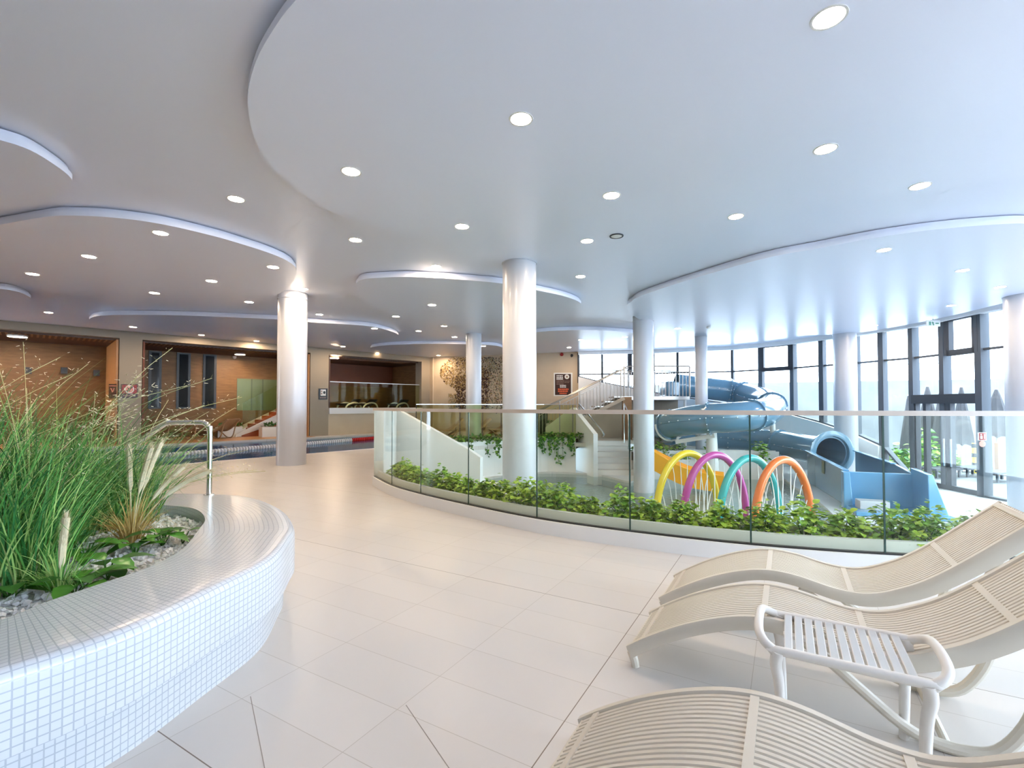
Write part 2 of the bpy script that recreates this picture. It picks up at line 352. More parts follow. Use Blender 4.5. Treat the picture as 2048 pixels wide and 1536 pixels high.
# ceiling slab
ce = MB(); ce.prism([WIN[0]] + WIN[1:] + WIN2 + [(-9, -4.6), (-19.5, 8.6), ptA(-4, 8), ptA(16, 8), (-3, 26), (2.9, 21.5)], ZC, ZC + .3)
struct(ce.build('ceiling', 'ceiling', smooth=False))
# dropped round ceiling panels : pixel outline of the lower edge, on ZD
def panel(px, name='ceiling_panel', world=(), sm=4):
    P = [at2(x, y, ZD) for x, y in px] + list(world)
    P = sm2(P, sm, True)
    area = sum(P[i][0] * P[(i + 1) % len(P)][1] - P[(i + 1) % len(P)][0] * P[i][1] for i in range(len(P)))
    if area < 0: P = P[::-1]
    mb = MB(); inn = offset(P + P[:2], .03)[1:-1]; mb.prism(P, ZD, ZD + .058); mb.prism(inn, ZD + .05, ZC - .012); mb.prism(offset(P + P[:2], .075)[1:-1], ZC - .02, ZC + .02)
    o = struct(mb.build(name, 'ceiling', angle=30)); PANELS.append(P); return o
PANELS = []
panel([(590, 2), (545, 62), (513, 120), (497, 180), (498, 235), (515, 290), (556, 348), (640, 410), (720, 447), (830, 472), (960, 479), (1090, 468), (1200, 455), (1400, 432), (1640, 403), (1900, 375), (2040, 352)], world=[(6.3, 4.2), (7.2, 3.4), (7.0, 2.3), (5.4, 1.6), (3.0, 1.45), (1.6, 1.4), (.7, 1.5), (-.1, 1.78), (-.72, 2.17)])
panel([(64, 438), (129, 431), (225, 435), (322, 448), (419, 470), (483, 488), (547, 509), (580, 525), (592, 538), (590, 556), (570, 580), (520, 603), (440, 612), (330, 612), (220, 604), (120, 588), (40, 568), (-60, 545), (-160, 520), (-170, 492), (-60, 462)])
panel([(180, 637), (206, 631), (290, 629.6), (400, 632), (560, 639), (615, 644), (725, 651), (762, 657), (793, 667), (790, 673), (740, 680), (640, 682), (520, 676), (400, 668), (260, 655), (190, 644)])
panel([(712, 572), (717, 562), (737, 557), (801, 554), (865, 555.5), (930, 560), (1004, 567), (1071, 580), (1123, 591), (1155, 602), (1162, 611), (1150, 624), (1110, 638), (1050, 650), (960, 655), (870, 650), (795, 636), (740, 612), (718, 592)])
panel([(1254, 612), (1262, 604), (1279, 593), (1358, 566), (1516, 520), (1634, 497), (1753, 475), (1871, 459), (1990, 449), (2060, 447), (2200, 452), (2350, 470), (2330, 520), (2150, 572), (2020, 603), (1900, 632), (1800, 652), (1700, 667), (1560, 671), (1420, 668), (1310, 650), (1265, 630)])
panel([(-60, 268), (0, 280), (60, 300), (110, 330), (140, 354), (143, 368), (125, 388), (70, 408), (-20, 420), (-200, 410), (-320, 360), (-220, 290)])
panel([(-20, 577), (30, 582), (58, 593), (60, 600), (40, 607), (-40, 608), (-160, 600), (-120, 580)])
panel([(741, 697), (762, 691.5), (825, 688), (912, 688), (985, 690.5), (1006, 696), (1000, 702), (940, 706), (860, 707), (780, 704)])
panel([(1060, 667), (1100, 662), (1175, 660), (1240, 663), (1275, 668), (1270, 678), (1200, 683), (1120, 682), (1070, 675)])
# ------------------------------------------------------------------ walls
def wallseg(name, a, b, z0, z1, m, th=.15, side=1):
    return struct(MB().strip_wall([a, b], z0, z1, th * side).build(name, m, smooth=False))
wallseg('wall_behind', (6.9, -4.6), (-9, -4.6), -.1, ZC, 'white', .2, 1)
wallseg('wall_left', (-9, -4.6), (-19, 8.8), -.1, ZC, 'beige', .2, -1)
# bay wall with three openings
LT = 3.27
s = {k: onA(v) for k, v in dict(p1l=237, p1r=283, p2l=620, p2r=657, o3=843).items()}
bay = MB()
bay.strip_wall([ptA(-6), ptA(onA(865))], LT, ZC, .35)
struct(bay.build('wall_bay_lintel', 'pillar', smooth=False))
for nm, a, b in (('wall_bay_pillar', s['p1l'], s['p1r']), ('wall_bay_pillar', s['p2l'], s['p2r']), ('wall_bay_pillar', s['o3'], onA(865))):
    struct(MB().strip_wall([ptA(a), ptA(b)], -.1, LT, .5).build(nm, 'pillar', smooth=False))
wallseg('wall_bay_end', ptA(-6), ptA(-5.4), -.1, LT, 'pillar', .5)
struct(MB().prism([ptA(-5.4, -.55), ptA(s['p2l'], -.55), ptA(s['p2l'], 2.8), ptA(-5.4, 2.8)], -.02, .006).build('floor_bay', 'bayfloor', smooth=False))
# recess shells
D1 = 2.8
rb = MB(); rb.strip_wall([ptA(-6, D1), ptA(s['p2r'], D1)], -.1, 3.3, .1); struct(rb.build('wall_bay_back', 'travertine', smooth=False))
rc = MB(); rc.prism([ptA(-6, .3), ptA(onA(865), .3), ptA(onA(865), 5.2), ptA(-6, 5.2)], 3.22, 3.3); struct(rc.build('ceiling_bay', 'brown', smooth=False))
ri = MB()
for k in range(150):
    a = -5.5 + k * .125
    if a < s['o3']: ri.bar((*ptA(a, .36), 3.235), (*ptA(a, 1.1), 3.235), .05, .05)
o = ri.build('trim_ceiling_laths', 'lath', smooth=False); struct(o)
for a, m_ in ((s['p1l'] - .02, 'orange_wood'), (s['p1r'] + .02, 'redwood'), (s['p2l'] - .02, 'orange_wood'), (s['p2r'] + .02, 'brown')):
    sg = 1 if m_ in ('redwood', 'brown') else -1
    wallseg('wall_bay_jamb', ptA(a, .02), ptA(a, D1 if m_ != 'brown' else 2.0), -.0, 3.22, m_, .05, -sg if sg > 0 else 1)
# third bay: parapet, terrace and its back wall
wallseg('wall_bay_parapet', ptA(s['p2r']), ptA(s['o3']), -.1, .86, 'beige', .3)
wallseg('trim_parapet_ledge', ptA(s['p2r'] + .002, -.1), ptA(s['o3'], -.1), .86, 1.1, 'white', .5)
struct(MB().prism([ptA(s['p2r'], .3), ptA(onA(865), .3), ptA(onA(865), 5), ptA(s['p2r'], 5)], .9, 1.02).build('floor_bay_terrace', 'travertine', smooth=False))
wallseg('wall_terrace_back', ptA(s['p2r'], 3.4), ptA(s['o3'] + 1.5, 3.4), .9, 2.15, 'travertine', .1)
wallseg('wall_terrace_back_upper', ptA(s['p2r'] + 1.3, 3.38), ptA(s['o3'] + 1.5, 3.38), 2.15, 3.25, 'redwood', .1)
wallseg('wall_terrace_back_side', ptA(s['p2r'], 3.37), ptA(s['p2r'] + 1.3, 3.37), 2.15, 3.25, 'travertine', .1)
wallseg('wall_terrace_end', ptA(s['o3'] + .6, .4), ptA(s['o3'] + .6, 4), .9, 3.25, 'travertine', .1)
# mosaic wall up to the windows
wallseg('wall_mosaic', CORNER, WALL_END, -.1, ZC, 'beige', .2)
wallseg('wall_corner', ptA(onA(864), .01), CORNER, -.1, ZC, 'beige', .2)
# narrow dark windows in the bay back wall
for i, (x0, x1) in enumerate(((296, 322), (352, 380), (405, 432))):
    a, b = onA(x0, D1), onA(x1, D1); fr = MB(); fr.strip_wall([ptA(a, D1 - .03), ptA(b, D1 - .03)], 1.08, 3.2, .06)
    w_ = struct(fr.build('window_%d' % (20 + i), 'black', smooth=False))
    pb = MB(); pb.strip_wall([ptA(a + .08, D1 - .035), ptA(b - .08, D1 - .035)], 1.14, 3.14, .004); pb.build('pane', mat('dark_window_glass_%d' % i, (.02, .025, .03), .05 if i == 0 else .6, spec=.5 if i == 0 else .02), w_, smooth=False)
# ------------------------------------------------------------------ columns
def column(pxl, pxr, ytop, ztop, zbot, i):
    c = at((pxl + pxr) / 2, ytop, ztop); r = (pxr - pxl) / 2 * c.y / FPX
    mb = MB(); mb.lathe([(r, zbot), (r, ZC + .01)], (c.x, c.y, 0), 48); mb.lathe([(r + .012, ztop - .012), (r + .012, ztop)], (c.x, c.y, 0), 48)
    o = struct(mb.build('column', 'column', angle=60)); return c, r
C1 = column(558.5, 613.5, 599, ZD, 0, 1); C2 = column(1005, 1072.5, 527, ZC, -1.3, 2); C3 = column(932, 963, 668, ZC, 0, 3)
C4 = column(1266, 1306, 642, ZD, -1.3, 4); C5 = column(1390, 1413.5, 673, ZC, ZL, 5); C6 = column(1669, 1709, 668, ZD, ZL, 6); C7 = column(2020, 2092, 591, ZD, ZL, 7)
# ------------------------------------------------------------------ window wall
def sill(i):
    return [2.42, 2.16, 1.93, 1.72, 1.55, 1.22, 1.05, .86, .62, .30, -.0, ZL, ZL, ZL, ZL][i]
ZT = 2.53; ZH = 3.45
fasc = MB(); fasc.strip_wall(WIN + WIN2, 3.36, ZC, -.25); struct(fasc.build('trim_window_head', 'white', smooth=False))
pth = WIN + WIN2
sl = [sill(i) for i in range(15)] + [ZL, ZL, ZL, -.5, 0, 0, 0, 0, 0]
pw = MB(); pw.strip_wall(WIN[:11] + [WIN[10]], ZL - .1, sl[:11] + [sl[10]], -.22); struct(pw.build('wall_window_parapet', 'white', smooth=False))
def bay_window(i, opener=False, door=False):
    a, b = Vector(pth[i]), Vector(pth[i + 1]); d = (b - a).normalized(); n = Vector((d.y, -d.x))   # n points into the room when the path runs to the right
    if n.dot(Vector((5, 9)) - a) < 0: n = -n
    za, zb = sl[i], sl[i + 1]
    fr = MB(); far = a.y > 17.8
    w = .09 if far else .15; dep = .14 if far else .2
    fr.bar((a.x, a.y, min(za, zb)), (a.x, a.y, ZH), dep, w, up=(d.x, d.y, 0))
    fr.bar((a.x, a.y, ZH - .03), (b.x, b.y, ZH - .03), .12, .06)
    if i not in (12,) : fr.bar((a.x, a.y, ZT), (b.x, b.y, ZT), .09, .05)
    if not door: fr.bar((a.x, a.y, za + .02), (b.x, b.y, zb + .02), .2, .05)
    o = struct(fr.build('window_%d' % (i + 1), 'fin' if not far else 'frame', smooth=False))
    g = MB(); off = -n * .02; p, q = a + off, b + off
    z0a, z0b = (za, zb) if not door else (1.42, 1.42)
    g.add([(p.x, p.y, z0a), (q.x, q.y, z0b), (q.x, q.y, ZH), (p.x, p.y, ZH)], [(0, 1, 2, 3)]); g.build('pane', 'pane', o, smooth=False, fix=False)
    if opener:
        s_ = MB(); t0, t1 = a + d * .06 + n * .05, b - d * .06 + n * .05
        if i == 12: t0 = a + d * .2 + n * .05
        lo, hi = ZT - .05, ZH - .02
        for u, v in (((t0, lo), (t1, lo)), ((t0, hi - .07), (t1, hi - .07))): s_.bar((u[0].x, u[0].y, u[1] + .05), (v[0].x, v[0].y, v[1] + .05), .12, .14)
        for t in (t0, t1): s_.bar((t.x, t.y, lo), (t.x, t.y, hi), .12, .16, up=(d.x, d.y, 0))
        s_.build('opening_sash', 'frame', o, smooth=False)
    return o
for i in range(len(pth) - 1): bay_window(i, opener=i in (2, 6, 12), door=i in (11, 12))
fr = MB(); fr.bar((*WIN[13], ZL), (*WIN[13], ZH), .22, .16, up=(0, 1, 0)); struct(fr.build('trim_door_post', 'fin', smooth=False))
# glass door between the posts
da, db = Vector(WIN[11]), Vector(WIN[13]); dd = (db - da).normalized(); ln = (db - da).length
d_ = MB(); d_.bar((da.x, da.y, 1.37), (db.x, db.y, 1.37), .2, .24); d_.bar((da.x, da.y, ZL + .06), (db.x, db.y, ZL + .06), .12, .12)
for t, w in ((.03, .1), (.2, .1), (.56, .14), (.97, .1)): p = da + dd * ln * t; d_.bar((p.x, p.y, ZL), (p.x, p.y, 1.3), .12, w, up=(dd.x, dd.y, 0))
door = struct(d_.build('door_1', 'frame', smooth=False))
for t0, t1 in ((.05, .18), (.22, .53), (.59, .95)):
    p, q = da + dd * ln * t0, da + dd * ln * t1
    MB().add([(p.x, p.y, ZL), (q.x, q.y, ZL), (q.x, q.y, 1.3), (p.x, p.y, 1.3)], [(0, 1, 2, 3)]).build('pane', 'pane', door, smooth=False, fix=False)
for t in (.515, .615):
    p = da + dd * ln * t; nn = Vector((-dd.y, dd.x)); nn = nn if nn.x < 0 else -nn
    MB().tube([(p.x + nn.x * .1, p.y + nn.y * .1, z) for z in (-.35, .35)], .018, 8).build('door_handle', 'chrome', door)
# ------------------------------------------------------------------ outside
struct(MB().prism([(3, 21.5), (40, 24), (40, -12), (7.2, -6)] + WIN2[::-1][1:-1] + WIN[::-1][:11] , -1.2, ZL - .02).build('floor_terrace', 'terrace', smooth=False))
RW = [(-4, 30), (3, 25.5), (8, 22.7), (12.2, 20.4), (15, 19.1), (18.5, 17.9), (30, 15.5)]
struct(MB().strip_wall(RW, -1.1, 2.2, .3).build('wall_terrace', 'concrete', smooth=False))
fe = thing('wall_top_fence', 'thin grey fence on top of the concrete wall outside the windows', 'fence')
P = sm2(RW, 8); mb = MB()
mb.tube([(p[0] - .1, p[1] + .1, 2.85) for p in P], .02, 6); mb.tube([(p[0] - .1, p[1] + .1, 2.5) for p in P], .012, 6); mb.build('rail', 'slide_w', fe)
for i in range(6, len(P), 3): MB().tube([(P[i][0] - .1, P[i][1] + .1, z) for z in (2.2, 2.85)], .018, 6).build('post', 'slide_w', fe)

# ================================================================== glass balustrade
ORD = ['first', 'second', 'third', 'fourth', 'fifth', 'sixth', 'seventh', 'eighth', 'ninth', 'tenth', 'eleventh', 'twelfth', 'thirteenth', 'fourteenth', 'fifteenth', 'sixteenth', 'seventeenth', 'eighteenth', 'nineteenth', 'twentieth']
cum = [0.0]
for i in range(1, len(GLASS)): cum.append(cum[-1] + (Vector(GLASS[i]) - Vector(GLASS[i - 1])).length)
def gpt(s_):
    s_ = max(0, min(cum[-1] - 1e-4, s_)); i = max(k for k in range(len(cum)) if cum[k] <= s_ + 1e-9); i = min(i, len(cum) - 2)
    t = (s_ - cum[i]) / (cum[i + 1] - cum[i]); a, b = Vector(GLASS[i]), Vector(GLASS[i + 1]); return a + (b - a) * t
def gs(px, py):
    q = Vector(at2(px, py, .127)); return min((((gpt(k * .02) - q).length, k * .02) for k in range(int(cum[-1] / .02))))[1]
def gpath(a, b, off=0.0, n=None):
    n = n or max(2, int((b - a) / .12) + 1); P = [tuple(gpt(a + (b - a) * k / (n - 1))) for k in range(n)]
    return offset(P, off) if off else P
SE = cum[-1]
struct(MB().strip_wall(gpath(0, SE, -.02), -.02, .127, .07).build('trim_balustrade_kerb', 'white', smooth=False))
bal = thing('glass_balustrade', 'long curved glass balustrade with a slim beige handrail, in front of the splash pool', 'balustrade')
J = [0.0] + [gs(x, y) for x, y in ((782, 971), (840, 988), (935, 1010), (1074, 1038), (1260, 1064), (1500, 1090), (1770, 1110))]
J += [J[-1] + .98, J[-1] + 1.96, J[-1] + 2.94, J[-1] + 3.92]
J = [j for j in J if j < SE - .3] + [SE]
mb = MB(); mb.strip_wall(gpath(0, SE, 0), .115, .14, .03); mb.build('base_channel', 'black', bal, smooth=False)
mb = MB(); Pp = gpath(0, SE, .006); mb.strip_wall(offset(Pp, -.024), 1.126, 1.162, .05); mb.build('handrail', 'rail', bal, smooth=False)
for a, b in zip(J[:-1], J[1:]):
    MB().strip_wall(gpath(a + .006, b - .006, .0), .135, 1.13, .012).build('glass_panel', 'bal', bal, smooth=False)
for j in J[1:-1]:
    p = gpt(j); q = gpt(j + .02); t = (q - p).normalized(); e = MB(); e.bar((p.x - t.y * .006, p.y + t.x * .006, .14), (p.x - t.y * .006, p.y + t.x * .006, 1.128), .006, .012, up=(t.x, t.y, 0)); e.build('panel_joint', 'bal_edge', bal, smooth=False)
# white wall at its left end, falling beside the steps
en = MB(); e0 = (-2.09, 7.21); e1 = (-3.0, 11.8); e2 = (-.645, 10.75)
en.strip_wall([e0, e1], ZL - .1, 1.13, -.14); struct(en.build('wall_balustrade_end', 'white', smooth=False))
q = [(-3.0, 11.8), (-2.75, 11.69), (-.98, 10.9), (-.72, 10.78)]
struct(MB().strip_wall(q, ZL - .1, [1.08, 1.06, .18, .02], .13).build('wall_steps_parapet', 'white', smooth=False))
st = MB()
for k in range(6):
    t = k / 6; a = Vector((-2.82, 12.0)) + Vector((2.2, -.95)) * t; st.prism([(a.x, a.y), (a.x + .42, a.y - .18), (a.x + 1.0, a.y + 1.0), (a.x + .6, a.y + 1.2)], ZL - .1, -.16 * (k + 1) + .0)
tag(st.build('pool_steps', 'step', smooth=False), 'white steps descending into the splash pool behind the sloping white parapet', 'steps')
# planter trough behind the glass
tr = thing('planter_trough', 'white curved planter trough running behind the glass balustrade', 'planter')
mb = MB(); mb.strip_wall(gpath(.05, SE - .1, .05), -.9, .215, .04); mb.strip_wall(gpath(.05, SE - .1, .50), -.9, .19, .04); mb.strip_wall(gpath(.05, SE - .1, .06), -.9, -.8, .46); mb.build('trough', 'white', tr, smooth=False)
MB().strip_wall(gpath(.06, SE - .12, .09), -.05, .13, .41).build('pebble_bed', 'gravel', tr, smooth=False)
def shrub(loc, r, h, nl, mats, label, group, size=.06, name='leafy_shrub', sprawl=1.0):
    rt = thing(name, label, 'shrub', loc, 0, group)
    st, lv = MB(), MB()
    for k in range(9):
        a = rnd(0, 2 * PI); rr = r * rnd(.2, .9); hh = h * rnd(.5, 1)
        P = [(0.02 * math.cos(a), .02 * math.sin(a), -.02), (rr * .5 * math.cos(a), rr * .5 * math.sin(a), hh * .6), (rr * math.cos(a), rr * math.sin(a), hh * .9)]
        st.tube(P, [.006, .004, .002], 4)
    for k in range(nl):
        a = rnd(0, 2 * PI); q_ = rnd(0, 1) ** .6; ph = 0
        zz = rnd(.0, 1); wz = (1 - (zz - .25) ** 2 * 1.35); bump = 1 + .22 * math.sin(3 * a + loc[0] * 9) + .12 * math.sin(7 * a); p = Vector((r * q_ * wz * math.cos(a) * sprawl * bump, r * q_ * wz * math.sin(a) * bump, .02 + h * zz * (1.05 - .35 * q_) * bump))
        p.z = max(p.z, .012)
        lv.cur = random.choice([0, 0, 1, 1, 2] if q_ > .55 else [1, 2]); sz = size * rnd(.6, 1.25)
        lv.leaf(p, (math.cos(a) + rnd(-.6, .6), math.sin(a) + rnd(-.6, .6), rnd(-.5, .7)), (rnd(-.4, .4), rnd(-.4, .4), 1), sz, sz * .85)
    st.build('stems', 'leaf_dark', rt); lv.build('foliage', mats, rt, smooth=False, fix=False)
    return rt
pos = 0.22; k = 0; nsh = {}
while pos < 8.6:
    pi = max(i for i in range(len(J)) if J[i] <= pos); side = (pos - J[pi]) / (J[pi + 1] - J[pi])
    nsh.setdefault(pi, []).append((pos, side)); pos += rnd(.26, .36); k += 1
for pi, lst in nsh.items():
    for i, (ps, sd) in enumerate(lst):
        p = gpt(ps); o = Vector(offset([gpt(ps - .05), p, gpt(ps + .05)], .33)[1]); n = len(lst)
        w = '' if n == 1 else (['left', 'right'][i] if n == 2 else ['left', 'middle', 'right'][i] if n == 3 else ['far left', 'left', 'right', 'far right'][min(i, 3)])
        lab = 'green shrub in the trough behind the %s glass panel from the left' % ORD[pi]
        if w: lab += ', ' + w + ' shrub'
        big = rnd(.72, 1.25); lt = random.random() < .5
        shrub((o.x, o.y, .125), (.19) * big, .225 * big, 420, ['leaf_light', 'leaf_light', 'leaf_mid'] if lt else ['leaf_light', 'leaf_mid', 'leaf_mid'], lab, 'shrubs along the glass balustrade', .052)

# ================================================================== tiled planter bench
BO = [(-1.44, 1.35), (-1.35, 1.48), (-1.27, 1.66), (-1.22, 1.98), (-1.18, 2.35), (-1.27, 2.73), (-1.37, 3.01), (-1.68, 3.49), (-2.12, 3.91), (-2.55, 4.08), (-3.2, 4.05), (-4.0, 3.6), (-4.4, 2.7), (-4.2, 1.6), (-3.5, .75), (-2.6, .55), (-1.9, .8), (-1.6, 1.1)]
BI = [(-1.79, 1.68), (-1.78, 1.83), (-1.73, 2.03), (-1.69, 2.21), (-1.72, 2.49), (-1.89, 2.88), (-2.03, 3.16), (-2.26, 3.43), (-2.47, 3.55), (-2.75, 3.6), (-3.2, 3.5), (-3.7, 3.1), (-3.9, 2.5), (-3.7, 1.8), (-3.2, 1.25), (-2.6, 1.05), (-2.15, 1.2), (-1.92, 1.42)]
BO = sm2(BO, 8, True); BI = sm2(BI, 8, True)
def resamp(P, n):
    P = P + P[:1]; c = [0.0]
    for i in range(1, len(P)): c.append(c[-1] + (Vector(P[i]) - Vector(P[i - 1])).length)
    out = []; i = 0
    for k in range(n):
        t = c[-1] * k / n
        while c[i + 1] < t: i += 1
        f = (t - c[i]) / max(1e-9, c[i + 1] - c[i]); a, b = Vector(P[i]), Vector(P[i + 1]); out.append(a + (b - a) * f)
    return out, c[-1]
NB = 220; RO, LO = resamp(BO, NB); RI, LI = resamp(BI, NB)
def near(p, R): return min(R, key=lambda q_: (q_ - p).length)
bench = thing('planter_bench', 'large round-cornered planter bench clad in white mosaic tiles, full of grasses', 'planter')
def bench_sweep():
    mb = MB(); mb.uv = []; rows = []
    ROc = RO
    for i in range(NB + 1):
        p = ROc[i % NB]; a = ROc[(i - 1) % NB]; b = ROc[(i + 1) % NB]; t = (b - a).normalized(); n = Vector((t.y, -t.x))
        if n.dot(p - Vector((-2.8, 2.4))) < 0: n = -n
        ip = RI[i % NB]; u = LO * i / NB; prof = []
        for off, z in ((-.06, -.01), (-.06, .2), (0, .2), (0, .41)): prof.append((p + n * off, z))
        for kk in range(1, 5): an = PI / 2 * kk / 4; prof.append((p + n * (-.04 + .04 * math.cos(an)), .41 + .04 * math.sin(an)))
        for kk in range(1, 9): f = kk / 8; q0 = p - n * .04; prof.append((q0 + (ip - q0) * f, .45))
        prof.append((ip, .30))
        v = 0.0; last = None; row = []
        for pt, z in prof:
            P3 = Vector((pt.x, pt.y, z))
            if last is not None: v += (P3 - last).length
            last = P3; row.append((P3, (u, v)))
        rows.append(row)
    m = len(rows[0]); vs = [r[0] for row in rows for r in row]; mb.uv = [r[1] for row in rows for r in row]
    fs = [(i * m + k, (i + 1) * m + k, (i + 1) * m + k + 1, i * m + k + 1) for i in range(NB) for k in range(m - 1)]
    mb.add(vs, fs); return mb
bench_sweep().build('tiled_body', 'mosaic', bench, angle=50, fix=False)
MB().prism([tuple(p) for p in RI], .2, .365).build('pebble_bed', 'gravel', bench, smooth=False)
# inside test for the planter bed
def inside(p, R):
    c = False; n = len(R)
    for i in range(n):
        a, b = R[i], R[(i + 1) % n]
        if (a[1] > p[1]) != (b[1] > p[1]) and p[0] < (b[0] - a[0]) * (p[1] - a[1]) / (b[1] - a[1]) + a[0]: c = not c
    return c
pb = MB(); cnt = 0
while cnt < 2600:
    x, y = rnd(-3.2, -1.68), rnd(1.2, 3.6)
    if not inside((x, y), RI): continue
    if min((Vector((x, y)) - q_).length for q_ in RI[::6]) > .62 and random.random() < .85: cnt += .2; continue
    r = rnd(.010, .019); c = Vector((x, y, .366 + r * .55)); R = Matrix.Rotation(rnd(0, 6), 3, (rnd(-1, 1), rnd(-1, 1), rnd(-1, 1)))
    sx, sy, sz = rnd(.8, 1.3), rnd(.7, 1), rnd(.6, .9)
    vs = [c + R @ Vector((a * r * sx, b * r * sy, e_ * r * sz)) for a, b, e_ in ((1, 0, 0), (-1, 0, 0), (0, 1, 0), (0, -1, 0), (0, 0, 1), (0, 0, -1), (.62, .62, .45), (-.62, .62, .45), (.62, -.62, .45), (-.62, -.62, .45))]
    pb.add(vs, [(0, 6, 2), (2, 7, 1), (1, 9, 3), (3, 8, 0), (4, 7, 6), (4, 6, 8), (4, 9, 7), (4, 8, 9), (6, 7, 2), (7, 9, 1), (9, 8, 3), (8, 6, 0), (0, 2, 5), (2, 1, 5), (1, 3, 5), (3, 0, 5)]); cnt += 1
tag(pb.build('white_pebbles', 'pebble', smooth=False, fix=False), 'loose white pebbles covering the bed of the mosaic planter bench', 'pebbles', kind='stuff')
# grasses
def blade(mb, base, ang, lean, length, w, curl, seg=6):
    d = Vector((math.cos(ang), math.sin(ang), 0)); p = Vector(base); th = lean; pts = [p.copy()]; ws = [w * .7]
    for i in range(seg):
        th += curl / seg * (.5 + i / seg); p = p + (d * math.sin(th) + Vector((0, 0, 1)) * math.cos(th)) * length / seg
        pts.append(p.copy()); ws.append(w * (1 - (i + 1) / seg) ** .7 + .0006)
    mb.ribbon(pts, ws, (-d.y + rnd(-.7, .7), d.x + rnd(-.7, .7), 0)); return pts
def grass(loc, h, nb, spread, mats, label, seeds=0, w=.006, seedlean=.5, bias=None, curl=(.5, 2.0)):
    rt = thing('ornamental_grass', label, 'grass', loc, 0, 'ornamental grasses in the planter bench')
    mb = MB()
    for k in range(nb):
        a = rnd(0, 2 * PI); r = spread * math.sqrt(rnd(0, 1)); mb.cur = random.choice([0, 0, 1, 2])
        blade(mb, (r * math.cos(a), r * math.sin(a), -.01), a + rnd(-.9, .9), rnd(.0, .4), h * rnd(.55, 1.1), w * rnd(.7, 1.2), rnd(*curl))
    mb.build('blades', mats, rt, smooth=False, fix=False)
    if seeds:
        st, sd = MB(), MB()
        for k in range(seeds):
            a = rnd(0, 2 * PI) if bias is None else bias + rnd(-1.1, 1.1); d = Vector((math.cos(a), math.sin(a), 0)); lean = rnd(.05, seedlean); ln_ = h * rnd(1.05, 1.5)
            pts = [Vector((0, 0, 0))]; th = lean
            for i in range(7): th += .09; pts.append(pts[-1] + (d * math.sin(th) + Vector((0, 0, math.cos(th)))) * ln_ / 7)
            st.tube(pts, [.0022] * 5 + [.0016] * 3, 4)
            for j in range(46):
                t = rnd(.58, 1.0); q_ = pts[min(6, int(t * 7))]; q2 = pts[min(7, int(t * 7) + 1)]; f = t * 7 - int(t * 7); b = q_ + (q2 - q_) * min(f, 1)
                dr = Vector((rnd(-1, 1), rnd(-1, 1), rnd(-.2, .9))).normalized(); e_ = b + dr * rnd(.04, .17) * (1.25 - t)*1.3
                st.add([b - Vector((.0006, 0, 0)), b + Vector((.0006, 0, 0)), e_], [(0, 1, 2)])
                if j % 2 == 0:
                    sd.tube([e_, e_ + dr * rnd(.012, .024) + Vector((0, 0, -.004))], [.0022, .001], 4)
        st.build('flower_stems', 'seed', rt, fix=False); sd.build('seed_heads', 'plume', rt, fix=False)
    return rt
G3 = ['grass1', 'grass2', 'grass3']
def bed(px, py): p = at(px, py, .37); return (p.x, p.y, .37)
grass((-2.3, 2.2, .37), .68, 380, .17, G3, 'pale green grass tuft at the front of the planter, left of the single upright plume', 0, .0075, curl=(.3, 1.3))
grass((-2.62, 2.3, .37), 1.05, 460, .2, G3, 'tall arching green grass at the left picture edge, front of the planter', 8, .0075, .7)
grass((-2.78, 2.75, .37), 1.05, 560, .25, G3, 'tallest dense green grass clump in the middle of the planter, with airy seed heads', 16, .0075, .75)
grass((-2.8, 3.15, .37), .86, 520, .2, G3, 'green grass clump behind the straw-coloured grass, arching towards the pool', 9, .007, .9, bias=-.1)
grass((-3.3, 2.85, .37), 1.2, 520, .25, G3, 'tall green grass clump at the back of the planter, with many pale seed sprays', 16, .008, .7)
grass((-2.68, 3.28, .37), .85, 420, .2, G3, 'green grass clump nearest the chrome handrail, rear of the planter', 8, .0075, .9)
grass((-3.35, 2.3, .37), 1.2, 420, .25, G3, 'green grass clump rising behind the left front grass of the planter', 10, .008, .7)
def pampas(loc, h, nb, plumes, label, mats, spread=.05):
    rt = thing('pampas_grass', label, 'grass', loc, 0, 'pampas grasses in the planter bench'); mb = MB()
    for k in range(nb):
        a = rnd(0, 2 * PI); mb.cur = random.choice([0, 0, 1]); r = spread * rnd(0, 1)
        blade(mb, (r * math.cos(a), r * math.sin(a), -.01), a, rnd(.02, .45), h * rnd(.4, 1.0), .006, rnd(.2, 2.2))
    mb.build('blades', mats, rt, smooth=False, fix=False)
    for a, lean, ln_, pl in plumes:
        d = Vector((math.cos(a), math.sin(a), 0)); pts = [Vector((0, 0, 0))]; th = lean * .4; n = 10
        for i in range(n): th += lean * .12; pts.append(pts[-1] + (d * math.sin(th) + Vector((0, 0, math.cos(th)))) * ln_ / n)
        i0 = int(n * (1 - pl)); rr = [.003] * (i0 + 1) + [.032 * math.sin(PI * (k + .6) / (n - i0 + .6)) ** .7 + .002 for k in range(n - i0)]
        core = MB(); core.tube(pts, [min(r_, .014) for r_ in rr], 6)
        for j in range(900):
            t = rnd(i0, n - .01); i = int(t); b = pts[i] + (pts[i + 1] - pts[i]) * (t - i); dr = (pts[i + 1] - pts[i]).normalized()
            o = Vector((rnd(-1, 1), rnd(-1, 1), rnd(-1, 1))).normalized(); r_ = rr[i] + (rr[i + 1] - rr[i]) * (t - i)
            e_ = b + (o * .75 + dr * 1.4) * r_ * 1.15; sdv = o.cross(dr) * .002; core.add([b - sdv, b + sdv, e_], [(0, 1, 2)])
        core.build('plume', 'plume', rt, fix=False)
    return rt
b_ = at(262, 1085, .37)
